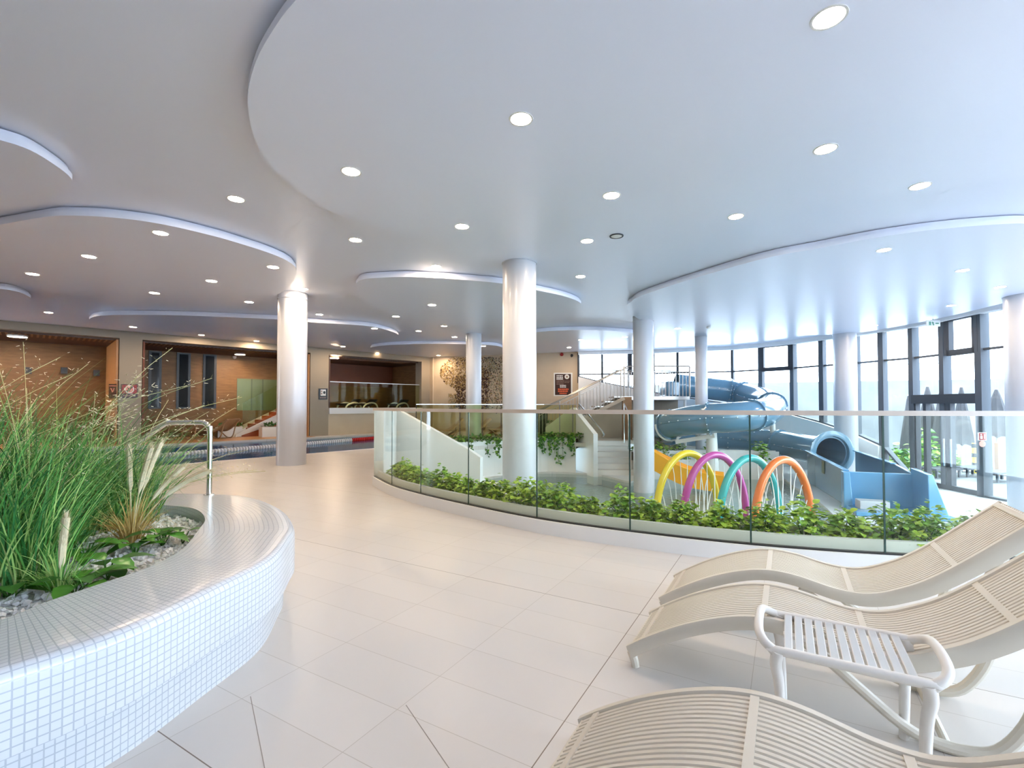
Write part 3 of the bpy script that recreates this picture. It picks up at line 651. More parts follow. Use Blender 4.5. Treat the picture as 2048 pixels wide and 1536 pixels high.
pampas((b_.x, b_.y, .37), .42, 230, [(.2, .75, .62, .45), (1.4, .3, .62, .5), (-.3, .25, .6, .5), (2.4, .2, .58, .5), (.5, .5, .52, .45)], 'straw-yellow pampas tuft with five cream plumes near the pebbles', ['straw', 'straw', 'grass2'])
b_ = at(118, 1185, .37)
pampas((b_.x, b_.y, .37), .32, 120, [(.3, .06, .33, .62)], 'small green tuft with one upright cream plume, front of the planter', ['grass2', 'grass1', 'grass2'])
def broadleaf(loc, r, n, size, label, mats=('leaf_glossy', 'leaf_dark')):
    rt = thing('broadleaf_plant', label, 'plant', loc, 0, 'broad-leaved plants at the planter edge'); lv, st = MB(), MB()
    for k in range(n):
        a = 2.4 * k + rnd(-.4, .4); q_ = rnd(.3, 1); b = Vector((r * q_ * .6 * math.cos(a), r * q_ * .6 * math.sin(a), rnd(.03, .09))); d = Vector((math.cos(a), math.sin(a), rnd(-.15, .45)))
        lv.cur = k % 2; sz = 1.2 * size * rnd(.7, 1.15); lv.leaf(b, d, (0, 0, 1), sz, sz * .62, .3, .25); st.tube([(0, 0, -.01), tuple(b)], .003, 5)
    lv.build('foliage', mats, rt, smooth=True, fix=False, angle=80); st.build('stems', 'leaf_dark', rt); return rt
for px, py, r, n, sz, lab in ((150, 1190, .12, 9, .14, 'broad-leaved plant with the largest dark glossy leaves, below the upright plume'), (215, 1158, .09, 7, .12, 'broad-leaved plant between the upright plume and the tiled rim'), (20, 1195, .10, 8, .12, 'broad-leaved plant at the left picture edge by the tiled rim'),
                             (325, 1092, .09, 9, .11, 'broad-leaved plant on the pebbles right of the straw tuft'), (365, 1085, .06, 6, .08, 'smallest broad-leaved plant, farthest right against the tiled rim'), (270, 1110, .09, 9, .10, 'broad-leaved plant at the foot of the straw pampas tuft'), (170, 1120, .12, 12, .13, 'dark broad-leaved plant in shade behind the upright plume')):
    broadleaf(bed(px, py), r, n, sz, lab)
# chrome handrail on the bench
h0 = at(418, 990, .45); yy = h0.y
T_ = at(420, 845, Y=yy).z
hp = [(h0.x, yy, .44), (h0.x, yy, T_ - .09), (h0.x - .012, yy, T_ - .04), (h0.x - .045, yy, T_ - .006), (h0.x - .1, yy, T_), (h0.x - .36, yy + .02, T_ - .005), (h0.x - .42, yy + .03, T_ - .025), (h0.x - 1.05, yy + .12, T_ - .42), (h0.x - 1.4, yy + .15, T_ - .50), (h0.x - 1.46, yy + .15, T_ - .56), (h0.x - 1.48, yy + .15, .02)]
hr = thing('handrail', 'chrome tube handrail rising from the rim of the mosaic planter bench', 'handrail')
MB().tube(smooth_path(hp, 5), .021, 14).build('rail', 'chrome', hr); MB().lathe([(.04, .45), (.04, .456), (.024, .462)], (h0.x, yy, 0), 20).build('base_flange', 'chrome', hr)

# ================================================================== loungers and table
TH = math.radians(-30)
def UV(u, v, z=0): return (u * math.cos(TH) - v * math.sin(TH), u * math.sin(TH) + v * math.cos(TH), z)
PROF = [(-.65, .085), (-.58, .135), (-.5, .185), (-.42, .23), (-.34, .268), (-.26, .30), (-.18, .325), (-.11, .338), (-.05, .341), (.03, .334), (.1, .32), (.17, .304), (.24, .295), (.31, .296), (.38, .314), (.44, .342), (.51, .38), (.58, .43), (.65, .488), (.72, .55), (.79, .615), (.86, .68), (.91, .725)]
PROF = [(p.x, p.y) for p in smooth_path([Vector((a, b, 0)) for a, b in PROF], 3)]
def lounger(name, label, m, cat, group, loc, rz, wid=.45):
    rt = thing(name, label, cat, loc, rz, group); hw = wid / 2
    P = [Vector((a, 0, b)) for a, b in PROF]
    def strip(mb, y0, y1, top, th, i0=0, i1=None):
        Q = P[i0:i1]; nn = []
        for i in range(len(Q)):
            t = (Q[min(i + 1, len(Q) - 1)] - Q[max(i - 1, 0)]).normalized(); nn.append(Vector((-t.z, 0, t.x)))
        vs = []
        for p, n in zip(Q, nn):
            a, b = p + n * top, p + n * (top - th)
            c = (y1 - y0) * .18
            vs += [(b.x, y0, b.z), (b.x, y1, b.z), ((a - n * th * .3).x, y1, (a - n * th * .3).z), (a.x, y1 - c, a.z), (a.x, y0 + c, a.z), ((a - n * th * .3).x, y0, (a - n * th * .3).z)]
        k = 6; fs = [tuple(range(k)), tuple((len(Q) - 1) * k + j for j in range(k))]
        for i in range(len(Q) - 1):
            for j in range(k): l = (j + 1) % k; fs.append((i * k + j, (i + 1) * k + j, (i + 1) * k + l, i * k + l))
        mb.add(vs, fs)
    sl_ = MB(); n = 17; span = wid - .066; pitch = span / n
    for k in range(n): y = -span / 2 + pitch * (k + .5); strip(sl_, y - pitch * .435, y + pitch * .435, -.002, .014, 1)
    sl_.build('slats', m, rt, angle=40)
    for sg in (-1, 1):
        # side rail : rounded section following the wave
        Q = P; vs = []; sec = [(-.016, -.048), (.016, -.048), (.019, -.03), (.019, -.008), (.011, .005), (-.011, .005), (-.019, -.008), (-.019, -.03)]
        for i, p in enumerate(Q):
            t = (Q[min(i + 1, len(Q) - 1)] - Q[max(i - 1, 0)]).normalized(); nv = Vector((-t.z, 0, t.x)); grow = 1 + .35 * max(0, min(1, (p.x - .1) / .6))
            for a, b in sec: c = p + nv * (b if b > -.01 else b * grow); vs.append((c.x, sg * (hw - .019) + a, c.z))
        k = 8; fs = [tuple(range(k)), tuple((len(Q) - 1) * k + j for j in range(k))]
        for i in range(len(Q) - 1):
            for j in range(k): l = (j + 1) % k; fs.append((i * k + j, (i + 1) * k + j, (i + 1) * k + l, i * k + l))
        MB().add(vs, fs).build('side_rail', m, rt, angle=45)
        y = sg * (hw - .024)
        MB().tube(smooth_path([(-.635, y, .07), (-.62, y, .03), (-.615, y, 0)], 3), [.019] * 7, 10).build('foot', m, rt)
        sp = [(.05, y, .275), (.14, y, .215), (.24, y, .135), (.34, y, .06), (.42, y, .026), (.52, y, .022), (.6, y, .05), (.665, y, .15), (.70, y, .27), (.735, y, .40), (.79, y, .53), (.84, y, .62)]
        MB().tube(smooth_path(sp, 4), .020, 10).build('sled_leg', m, rt)
    for u in (-.585, -.10, .275, .64):
        i = min(range(len(P)), key=lambda j: abs(P[j].x - u)); mb = MB(); q0, q1 = P[i], P[i + 1]; t = (q1 - q0).normalized(); mb.bar(Vector((q0.x, -hw + .03, q0.z - .0055)), Vector((q0.x, hw - .03, q0.z - .0055)), .024, .014, up=(-t.z, 0, t.x)); mb.build('cross_strap', m, rt, smooth=False)
    MB().bar((P[-1].x - .012, -hw + .02, P[-1].z - .022), (P[-1].x - .012, hw - .02, P[-1].z - .022), .03, .03, up=(-.6, 0, .8)).build('head_bar', m, rt, smooth=False, bevel=.006); MB().bar((P[1].x + .004, -hw + .02, P[1].z - .014), (P[1].x + .004, hw - .02, P[1].z - .014), .02, .022).build('foot_bar', m, rt, smooth=False, bevel=.005)
    MB().tube([(.47, -hw + .03, .022), (.47, hw - .03, .022)], .014, 10).build('stretcher', m, rt)
    return rt
GL = 'cream slatted sun loungers'
lc = lounger('sun_lounger', 'cream slatted sun lounger nearest the camera, in front of the small side table', 'plastic', 'sun lounger', GL, UV(0, 1.40), TH)
dup(lc, UV(0, 2.40), TH, 'cream wave-shaped slatted sun lounger directly behind the small slatted side table', GL)
dup(lc, UV(0, 3.04), TH, 'cream wave-shaped slatted sun lounger closest to the glass balustrade', GL)
def side_table():
    rt = thing('side_table', 'small ivory slatted side table with loop handles between the sun loungers', 'table', UV(.165, 2.07), TH)
    hx, hy, zt = .185, .165, .36; n = 11; mb = MB(); pw_ = 2 * hx / n
    for k in range(n): mb.box((-hx + pw_ * (k + .5), 0, zt - .006), (pw_ * .78, 2 * hy - .02, .012))
    mb.build('slats', 'tplastic', rt, smooth=False, bevel=.003)
    for sg in (-1, 1): MB().tube(smooth_path([(-hx - .03, sg * hy, zt - .014), (-hx, sg * hy, zt - .010), (hx, sg * hy, zt - .010), (hx + .03, sg * hy, zt - .014)], 4), .0155, 12).build('edge_rail', 'tplastic', rt)
    MB().box((0, 0, zt - .018), (2 * hx, .03, .012)).build('cross_bar', 'tplastic', rt, smooth=False)
    for sg in (-1, 1):
        x0 = sg * (hx + .02); x1 = sg * (hx + .075)
        P = [(x0, -hy, zt - .014), (sg * (hx + .055), -hy + .015, zt + .004), (x1, -hy + .06, zt + .022), (x1 + sg * .004, 0, zt + .03), (x1, hy - .06, zt + .022), (sg * (hx + .055), hy - .015, zt + .004), (x0, hy, zt - .014)]
        MB().tube(smooth_path(P, 6), .0155, 12).build('loop_handle', 'tplastic', rt)
        for sy in (-1, 1):
            P = [(sg * (hx + .015), sy * hy, zt - .012), (sg * (hx + .022), sy * (hy - .004), zt - .06), (sg * (hx + .012), sy * (hy - .012), zt - .14), (sg * (hx + .004), sy * (hy - .02), 0)]
            MB().tube(smooth_path(P, 4), [.021, .0205, .02, .0195, .019, .0185, .018, .0175, .017, .0165, .016, .0155, .015], 12).build('leg', 'tplastic', rt)
    return rt
side_table()

# ================================================================== spray arches
def arch(px, py, Y, w, m, label, i):
    c = at(px, py, Y=Y); base = (c.x, c.y, -1.28); rt = thing('spray_arch', label, 'water arch', base, math.radians(20), 'coloured spray arches in the splash pool')
    H = c.z - base[2] - .07; a = w / 2; P = [(-a, 0, 0)]
    for k in range(0, 41): t = PI * k / 40; P.append((-a * math.cos(t), 0, .25 + (H - .25) * math.sin(t) ** .92 if 0 < k < 40 else .25))
    P.append((a, 0, 0)); MB().tube(P, .066, 16).build('arch_tube', m, rt)
    for sg in (-1, 1): MB().lathe([(.13, .02), (.13, .035), (.08, .05)], (sg * a, 0, 0), 18).build('base_flange', 'chrome', rt)
    for k in range(11):
        t = PI * (k + 1) / 12; x0 = -a * math.cos(t); z0 = .25 + (H - .25) * math.sin(t) ** .92 - .06; vx = -math.cos(t) * -.55 * rnd(.6, 1.3) * (1 if abs(x0) > .2 else rnd(-1, 1)); pts = []
        tf = math.sqrt(2 * (z0 - .26) / 9.8)
        for j in range(9): tt = tf * j / 8; pts.append((x0 + vx * tt * 1.2, rnd(-.006, .006) + .02 * (k % 3 - 1) * j / 8, z0 - 4.9 * tt * tt))
        MB().tube(pts, [.0065] * 4 + [.009] * 5, 5, caps=False).build('water_jet', 'jet', rt, fix=False)
arch(1375, 899, 9.07, 1.46, 'yellow', 'yellow spray arch standing in the splash pool, beside the orange chute', 0)
arch(1430, 902, 8.77, 1.48, 'magenta', 'magenta purple spray arch standing in the splash pool', 1)
arch(1499, 908, 8.25, 1.40, 'teal', 'turquoise spray arch standing in the splash pool', 2)
arch(1566, 911, 8.0, 1.32, 'orange', 'orange-red spray arch standing in the splash pool, nearest the blue slide', 3)

# ================================================================== tube slide
sl = thing('tube_slide', 'blue-grey spiral tube water slide ending in an open run-out trough', 'water slide')
KP = [(1352, 769.5, 18.05), (1410, 776, 18), (1459, 782, 17.9), (1484, 788, 17.6), (1525, 800, 16.6), (1543, 812, 15.5), (1534, 823, 14.3), (1503, 831, 13.5), (1460, 835, 13.3), (1418, 837, 13.5), (1375, 842, 13.9), (1341, 849, 14.6), (1322, 856, 15.6), (1340, 864, 16.8), (1390, 870, 17.3), (1458, 876, 17.0), (1510, 881, 16.4), (1560, 888, 15.5), (1612, 897, 14.4), (1661, 905, 13.3)]
CP = smooth_path([at(*k[:2], Y=k[2]) for k in KP], 8); RT = .42
cuts = [0, 2, 3, 5, 7, 9, 11, 13, 15, 17, 19]
def seam(mb, P, i):   # bolted flange ring
    t = (P[min(i + 1, len(P) - 1)] - P[max(i - 1, 0)]).normalized(); mb.lathe([(RT - .01, -.025), (RT + .045, -.025), (RT + .045, .025), (RT - .01, .025)], P[i], 36, t, True)
    return t
for a, b in zip(cuts[:-1], cuts[1:]):
    Q = CP[a * 8:b * 8 + 1]; tb = MB(); tb.tube(Q, RT, 32, caps=False); sec = tb.build('tube_section', 'blue', sl, angle=60)
    sm = MB()
    for sg in (-1, 1):
        S = []
        for i, p in enumerate(Q):
            t = (Q[min(i + 1, len(Q) - 1)] - Q[max(i - 1, 0)]); h = Vector((t.y, -t.x, 0)).normalized(); S.append(p + h * sg * (RT + .008))
        sm.tube(S, .016, 6)
    sm.build('side_seam', 'blue', sec)
    bo = MB()
    for i in range(2, len(Q) - 1, 3):
        t = (Q[i + 1] - Q[i - 1]); h = Vector((t.y, -t.x, 0)).normalized()
        for sg in (-1, 1): bo.box(Q[i] + h * sg * (RT + .022) + Vector((0, 0, .02)), (.026, .026, .026))
    bo.build('bolts', 'bolt', sec, smooth=False)
    fl_ = MB(); t = seam(fl_, CP, b * 8 if b < 19 else 19 * 8); fo = fl_.build('joint_flange', 'blue', sl, angle=40)
    bo = MB(); u = t.orthogonal().normalized(); w_ = t.cross(u)
    for k in range(16): an = 2 * PI * k / 16; bo.box(CP[b * 8] + (u * math.cos(an) + w_ * math.sin(an)) * (RT + .05), (.024, .024, .024))
    bo.build('bolts', 'bolt', fo, smooth=False)
e_t = (CP[-1] - CP[-3]).normalized(); e_t.z = 0; e_t.normalize()
MB().lathe([(.45, -.05), (.60, -.02), (.61, .03), (.50, .05), (.46, .04), (.42, -.1)], CP[-1] + e_t * .06, 40, e_t, True).build('mouth_ring', 'blue', sl, angle=40)
N0 = Vector((8.30, 13.40)); N1 = Vector((7.13, 10.17)); te = (N1 - N0).normalized(); tr_ = Vector((-te.y, te.x)); tr_ = tr_ if tr_.x > 0 else -tr_
def tp(a, r): p = N1 + te * a + tr_ * r; return (p.x, p.y)
LN = (N1 - N0).length; TW = 1.14
nw = MB(); nw.strip_wall([tp(-LN, 0), tp(0, 0)], ZL, [-.07, -.19], .06); nw.strip_wall([tp(-LN, TW), tp(-.9, TW), tp(0, TW)], ZL, [-.04, -.10, -.2], .06)
tro = nw.build('trough', 'blue', sl, smooth=False, bevel=.012)
MB().prism([tp(-LN, .03), tp(0, .03), tp(0, TW), tp(-LN, TW)], ZL, -.62).build('trough_floor', 'blue_d', sl, smooth=False)
rl = MB(); rl.bar((*tp(-LN, .0), -.065), (*tp(0, .0), -.185), .11, .025); rl.bar((*tp(-LN, TW), -.035), (*tp(-.9, TW), -.095), .11, .025); rl.build('trough_rim', 'blue_l', sl, smooth=False, bevel=.006)
ex = MB(); ex.strip_wall([tp(0, 0), tp(0, TW + .05)], ZL, -.2, -.07)
ex.prism([tp(.0, -.08), tp(.95, -.10), tp(.95, TW + .34), tp(0, TW + .2)], ZL, -.87); ex.build('run_out_end', 'blue_l', sl, smooth=False, bevel=.015)
wg = MB()
def wing(r0, w0, w1, a1, zt0, zt1):
    V_ = [(*tp(0, r0), ZL), (*tp(a1, r0 - .03), ZL), (*tp(a1, r0 + w1), ZL), (*tp(0, r0 + w1), ZL), (*tp(0, r0), zt0), (*tp(a1 - .12, r0), zt1), (*tp(a1 - .12, r0 + w0), zt1), (*tp(0, r0 + w0), zt0)]
    wg.add(V_, [(3, 2, 1, 0), (4, 5, 6, 7), (0, 1, 5, 4), (1, 2, 6, 5), (2, 3, 7, 6), (3, 0, 4, 7)])
wing(TW - .02, .09, .30, .85, -.08, -.12); wing(-.10, .12, .14, .30, -.19, -.2)
wg.build('run_out_wing', 'blue_l', sl, smooth=False, bevel=.015)
MB().box((*tp(.5, .30), -.79), (.5, .3, .17), math.atan2(te.y, te.x) + PI / 2).build('exit_step', 'grey', sl, smooth=False, bevel=.01)
MB().box((*tp(-1.75, -.012), -.33), (.22, .01, .3), math.atan2(te.y, te.x)).build('info_plate', 'green_panel', sl, smooth=False)
c_ = at(1431, 884, Y=13.6)
MB().tube([(c_.x, c_.y + .25, ZL), (c_.x, c_.y + .25, .55)], [.2, .13], 20).build('support_post', 'slide_w', sl)
ar = MB(); p0 = at(1352, 884, Y=14.3); p1 = at(1430, 871, Y=13.6); ar.bar(p0, p1, .1, .12); ar.bar(p0, p0 + Vector((.1, 0, .22)), .06, .06); m_ = (p0 + p1) / 2; ar.bar(m_, m_ + Vector((.15, 0, .16)), .05, .05); ar.build('support_arm', 'slide_w', sl, smooth=False)
cr = MB(); t = (CP[11 * 8 + 1] - CP[11 * 8 - 1]).normalized(); h = Vector((t.y, -t.x, 0)).normalized(); cr.tube([CP[88] + (h * math.cos(a) + Vector((0, 0, 1)) * math.sin(a)) * (RT + .07) for a in [PI + PI * k / 14 for k in range(15)]], .03, 8); cr.build('support_cradle', 'slide_w', sl)
for px, py, Y, zb in ((1545, 830, 15.6, ZL), (1470, 890, 17.2, ZL)):
    q_ = at(px, py, Y=Y); MB().tube([(q_.x + .0, q_.y, zb), (q_.x, q_.y, q_.z - .15)], .08, 14).build('support_post', 'slide_w', sl)
# orange children's chute
kc = thing('children_slide', "small orange-yellow children's chute running into the splash pool behind the yellow arch", 'slide')
KPt = smooth_path([Vector(p) for p in ((3.38, 12.95, -.22), (3.7, 12.88, -.34), (4.1, 12.75, -.55), (4.55, 12.55, -.76), (5.0, 12.35, -.85), (5.4, 12.15, -.87))], 6)
vs = []; sec = [(-.36, .42), (-.31, .44), (-.25, .05), (0, 0), (.25, .05), (.31, .44), (.36, .42), (.31, -.12), (-.31, -.12)]
for i, p in enumerate(KPt):
    t = (KPt[min(i + 1, len(KPt) - 1)] - KPt[max(i - 1, 0)]); h = Vector((t.y, -t.x, 0)).normalized()
    for a, b in sec: vs.append(p + h * a + Vector((0, 0, b * (1 - .25 * i / len(KPt)))))
k = 9; fs = [tuple(range(k)), tuple((len(KPt) - 1) * k + j for j in range(k))] + [(i * k + j, (i + 1) * k + j, (i + 1) * k + (j + 1) % k, i * k + (j + 1) % k) for i in range(len(KPt) - 1) for j in range(k)]
MB().add(vs, fs).build('chute', 'kid', kc, angle=50); MB().tube([(3.5, 12.95, -1.29), (3.5, 12.95, -.4)], .05, 10).build('leg', 'slide_w', kc)
MB().tube([(4.6, 12.65, -1.3), (4.6, 12.65, -.8)], .05, 10).build('leg', 'slide_w', kc)
# tiered planters behind the arches
T1 = sm2([(3.95, 14.1), (5, 14.35), (6.5, 14.3), (7.95, 13.95)], 5)
def tier(P, off, z, dep, label):
    rt = thing('tier_planter', label, 'planter'); F = offset(P, off); mb = MB(); mb.strip_wall(F, -1.35 if off == 0 else ZL - .1, z, .05); mb.strip_wall(offset(P, off + dep - .05), ZL - .1, z, .05); mb.build('planter_wall', 'white', rt, smooth=False)
    MB().strip_wall(offset(P, off + .05), z - .3, z - .05, dep - .1).build('soil', 'soil', rt, smooth=False); return F
tier(T1, 0, -.43, .42, 'lower white tiered planter behind the coloured spray arches'); tier(T1, .44, -.2, .42, 'upper white tiered planter under the blue tube slide')
for t, tn, zz, offv in ((0, 'lower', -.5, .2), (1, 'upper', -.27, .64)):
    Q = offset(T1, offv)
    for j, f in enumerate((.08, .27, .46, .66, .88)):
        p = Q[int(f * (len(Q) - 1))]; shrub((p[0], p[1], zz), .24, .34 if j != 2 else .26, 60, ['leaf_light', 'leaf_mid', 'leaf_dark'], '%s green plant from the column in the %s tiered planter under the slide' % (ORD[j], tn), 'plants in the tiered planters', .12)

# ================================================================== upper deck beyond the pool
hpn = thing('hanging_planter', 'long white planter wall with trailing ivy at the far side of the splash pool', 'planter')
F = sm2(FARP, 4); mb = MB(); mb.strip_wall(F, -1.35, .14, .06); mb.strip_wall(offset(F, .5), -.05, .14, .06); mb.build('planter_wall', 'white', hpn, smooth=False)
MB().strip_wall(offset(F, .07), -.2, .1, .42).build('soil', 'soil', hpn, smooth=False)
def vine(px, py0, py1, label, n=110, wd=.3):
    p = min((offset([F[i], F[i + 1]], -.02)[0] for i in range(len(F) - 1)), key=lambda q_: abs(1024 + FPX * q_[0] / q_[1] - px)); y = p[1]
    zt = at(px, py0, Y=y).z; zb = at(px, py1, Y=y).z; x = (px - 1024) / FPX * y
    rt = thing('trailing_ivy', label, 'plant', (x, y + .2, .1), 0, 'trailing ivies on the far planter'); lv, st = MB(), MB()
    for k in range(5):
        xx = rnd(-wd, wd) * .7; ln_ = rnd(.4, 1) * (zt - zb); P = [(xx * .5, .1, 0), (xx, -.2, .08), (xx * 1.1, -.27, -.05), (xx * 1.15, -.27, -ln_)]; P = smooth_path(P, 5); st.tube(P, .006, 4)
        for j in range(n // 5):
            q_ = P[random.randrange(len(P))]; lv.cur = random.choice([0, 1, 1]); sz = rnd(.06, .11); lv.leaf(q_ + Vector((rnd(-.05, .05), rnd(-.05, 0), rnd(-.04, .04))), (rnd(-1, 1), rnd(-1, .1), rnd(-1, .3)), (0, -.5, 1), sz, sz * .8)
    for j in range(n):
        lv.cur = random.choice([0, 1, 1]); sz = rnd(.07, .13); lv.leaf((rnd(-wd, wd) * 1.3, rnd(-.2, .15), rnd(.02, .2)), (rnd(-1, 1), rnd(-1, 1), rnd(-.2, .6)), (0, 0, 1), sz, sz * .8)
    st.build('stems', 'leaf_dark', rt); lv.build('foliage', ['leaf_mid', 'leaf_dark'], rt, smooth=False, fix=False)
vine(905, 870, 905, 'trailing ivy at the left end of the far white planter'); vine(940, 868, 935, 'longest trailing ivy left of the slim far column', 170); vine(985, 870, 905, 'trailing ivy between the slim far column and the main column'); vine(1090, 870, 898, 'trailing ivy just right of the main column'); vine(1112, 870, 920, 'trailing ivy in the middle of the right part of the far planter', 150); vine(1140, 862, 892, 'bushy ivy at the right end of the far planter, by the stair wall', 130)
fb = thing('far_glass_balustrade', 'glass balustrade of the upper deck behind the far ivy planter', 'balustrade')
FP = offset(F, .62); FL = len(FP) - 1
for a in range(0, FL - 1, 3):
    b = min(a + 3, FL - 1); p, q_ = Vector(FP[a]), Vector(FP[b]); d = (q_ - p).normalized() * .02; MB().strip_wall([tuple(p + d), tuple(q_ - d)], 0.0, 1.22, .014).build('glass_panel', 'fglass', fb, smooth=False); MB().bar((*p, 0), (*p, 1.22), .02, .03, up=(0, 1, 0)).build('post', 'black', fb, smooth=False)
fbr = MB(); fbr.strip_wall([FP[i] for i in range(0, FL)], 1.22, 1.245, .03); fbr.build('top_rail', 'satin', fb, smooth=False)
lf_ = lounger('sun_lounger', 'first brown sun lounger from the left behind the far glass balustrade', 'brownplastic', 'sun lounger', 'brown loungers on the far deck', (-2.75, 17.6, 0), .25, .6)
for x, y, l in ((-1.75, 17.9, 'second brown sun lounger from the left behind the far glass balustrade'), (-.9, 18.2, 'brown sun lounger just right of the slim far column'), (-.25, 18.4, 'brown sun lounger beside the main column on the far deck')): dup(lf_, (x, y, 0), .25, l)
kb = thing('info_kiosk', 'black kiosk with a pale screen, right of the main column on the far deck', 'kiosk'); kx = at(1083, 850, Y=17.2)
MB().box((kx.x, 17.2, .5), (.42, .35, 1.0)).build('body', 'black', kb, smooth=False, bevel=.02); MB().add([(kx.x - .15, 17.02, .62), (kx.x + .16, 17.02, .75), (kx.x + .16, 17.02, .92), (kx.x - .15, 17.02, .74)], [(0, 1, 2, 3)]).build('screen', 'fin', kb, smooth=False)
pk = at(1112, 850, Y=16.6); pl_ = thing('planter_box', 'small cream planter box with dark low plants before the stair wall', 'planter')
MB().box((pk.x, 16.9, .28), (.62, .3, .56)).build('box', 'white', pl_, smooth=False, bevel=.01); lv = MB()
for j in range(90): sz = rnd(.06, .12); lv.leaf((pk.x + rnd(-.28, .28), 16.9 + rnd(-.12, .12), .56 + rnd(0, .08)), (rnd(-1, 1), rnd(-1, 1), rnd(0, 1)), (0, 0, 1), sz, sz * .6)
lv.build('foliage', 'leaf_dark', pl_, smooth=False, fix=False)
# stair walls and lower steps
pa = MB(); pa.strip_wall([(2.20, 16.25), (2.65, 14.70)], ZL - .3, [1.13, .32], -.15); struct(pa.build('wall_stair_parapet', 'white', smooth=False))
pa = MB(); pa.strip_wall([(1.15, 16.35), (2.06, 16.3)], -.05, [.45, 1.13], .14); struct(pa.build('wall_stair_upper', 'white', smooth=False))
ls = MB()
for k in range(6): y0 = 14.75 + k * .28; ls.prism([(2.66, y0), (3.95, y0 - .12 + .02 * k), (3.95, 16.45), (2.66, 16.45)], ZL - .3, ZL + .158 * (k + 1))
tag(ls.build('pool_steps', 'step', smooth=False), 'white steps climbing from the splash pool to the landing left of the right-hand column', 'steps')
for pts, l in (([(2.26, 16.2, 1.0), (2.28, 16.15, 1.2), (2.32, 16.0, 1.18), (2.80, 14.76, .40), (2.82, 14.74, .25)], 'chrome handrail lying along the sloping wall of the pool steps'), ([(3.75, 15.9, -.05), (3.75, 15.9, 1.15), (3.75, 15.8, 1.2), (3.72, 15.2, .86), (3.72, 15.2, -.2)], 'short steel handrail of the pool steps, half hidden behind the right-hand column')):
    hrl = thing('handrail', l, 'handrail'); MB().tube(smooth_path(pts, 3), .022, 10).build('rail', 'chrome', hrl)
struct(MB().strip_wall([(.95, 17.9), (3.4, 17.85), (4.3, 17.8)], 0, [.02, 1.2, 1.42], .1).build('wall_under_stairs', 'beige', smooth=False))
struct(MB().strip_wall([(4.3, 17.75), (6.2, 17.75)], ZL, 1.4, .1).build('wall_under_platform', 'pillar', smooth=False))
o = MB().box((4.05, 16.75, .75), (.32, .12, 1.5)).build('wood_panel', 'travertine', smooth=False); tag(o, 'narrow wood-coloured panel supporting the slide platform beside the column', 'panel')
stt = thing('staircase', 'metal staircase with baluster railing leading up to the slide platform', 'staircase')
NS = 9; X0, X1, ZP = .95, 3.95, 1.52; ys0, ys1 = 16.7, 17.7
for k in range(NS): MB().box((X0 + (X1 - X0) * (k + .5) / NS, (ys0 + ys1) / 2, ZP * (k + 1) / NS - .02), ((X1 - X0) / NS + .03, ys1 - ys0, .04)).build('tread', 'satin', stt, smooth=False)
for y in (ys0, ys1):
    MB().bar((X0, y, -.03), (X1, y, ZP - .06), .04, .12).build('stringer', 'pillar', stt, smooth=False)
    MB().tube([(X0 - .2, y, .98), (X0, y, 1.0), (X1, y, ZP + .98), (X1 + .15, y, ZP + 1.0)], .022, 8).build('handrail', 'satin', stt)
MB().tube([(X0, ys0, .84), (X1, ys0, ZP + .84)], .014, 6).build('middle_rail', 'satin', stt)
for k in range(26):
    x = X0 + (X1 - X0) * k / 25; z = ZP * k / 25; big = k % 6 == 0
    MB().tube([(x, ys0, z), (x, ys0, z + (.99 if big else .84))], .022 if big else .013, 6).build('post' if big else 'baluster', 'satin', stt)
plf = thing('slide_platform', 'raised start platform of the tube slide with steel railing', 'platform'); PX0, PX1, PY0, PY1 = 3.95, 6.25, 16.7, 18.7
MB().box(((PX0 + PX1) / 2, (PY0 + PY1) / 2, ZP - .06), (PX1 - PX0, PY1 - PY0, .12)).build('deck', 'satin', plf, smooth=False)
MB().tube(smooth_path([(PX0 - .1, PY0, ZP + .9), (PX0 + .05, PY0, ZP + 1.03), (PX0 + .4, PY0, ZP + 1.06), (PX1, PY0, ZP + 1.06)], 4), .022, 8).build('handrail', 'satin', plf); MB().tube([(PX0, PY0, ZP + .86), (PX1, PY0, ZP + .86)], .016, 8).build('middle_rail', 'satin', plf)
MB().tube([(PX0, PY1, ZP + 1.06), (PX1, PY1, ZP + 1.06)], .022, 8).build('handrail', 'satin', plf)
for k in range(20): x = PX0 + (PX1 - PX0) * k / 19; MB().tube([(x, PY0, ZP), (x, PY0, ZP + (1.06 if k % 19 == 0 else .86))], .03 if k % 19 == 0 else .013, 6).build('post' if k % 19 == 0 else 'baluster', 'satin', plf)
for k in range(8): x = PX0 + (PX1 - PX0) * k / 7; MB().tube([(x, PY1, ZP), (x, PY1, ZP + 1.06)], .012, 6).build('baluster', 'satin', plf)
for x, y in ((PX0 + .15, PY1 - .2), (PX1 - .15, PY1 - .2), (PX1 - .12, PY0 + .15)): MB().tube([(x, y, ZL if x > 4.4 else 0), (x, y, ZP - .1)], .05, 10).build('leg', 'slide_w', plf)
MB().box((5.95, 17.95, ZP + .3), (.5, .8, .55)).build('start_tub', 'blue', plf, smooth=False, bevel=.05)

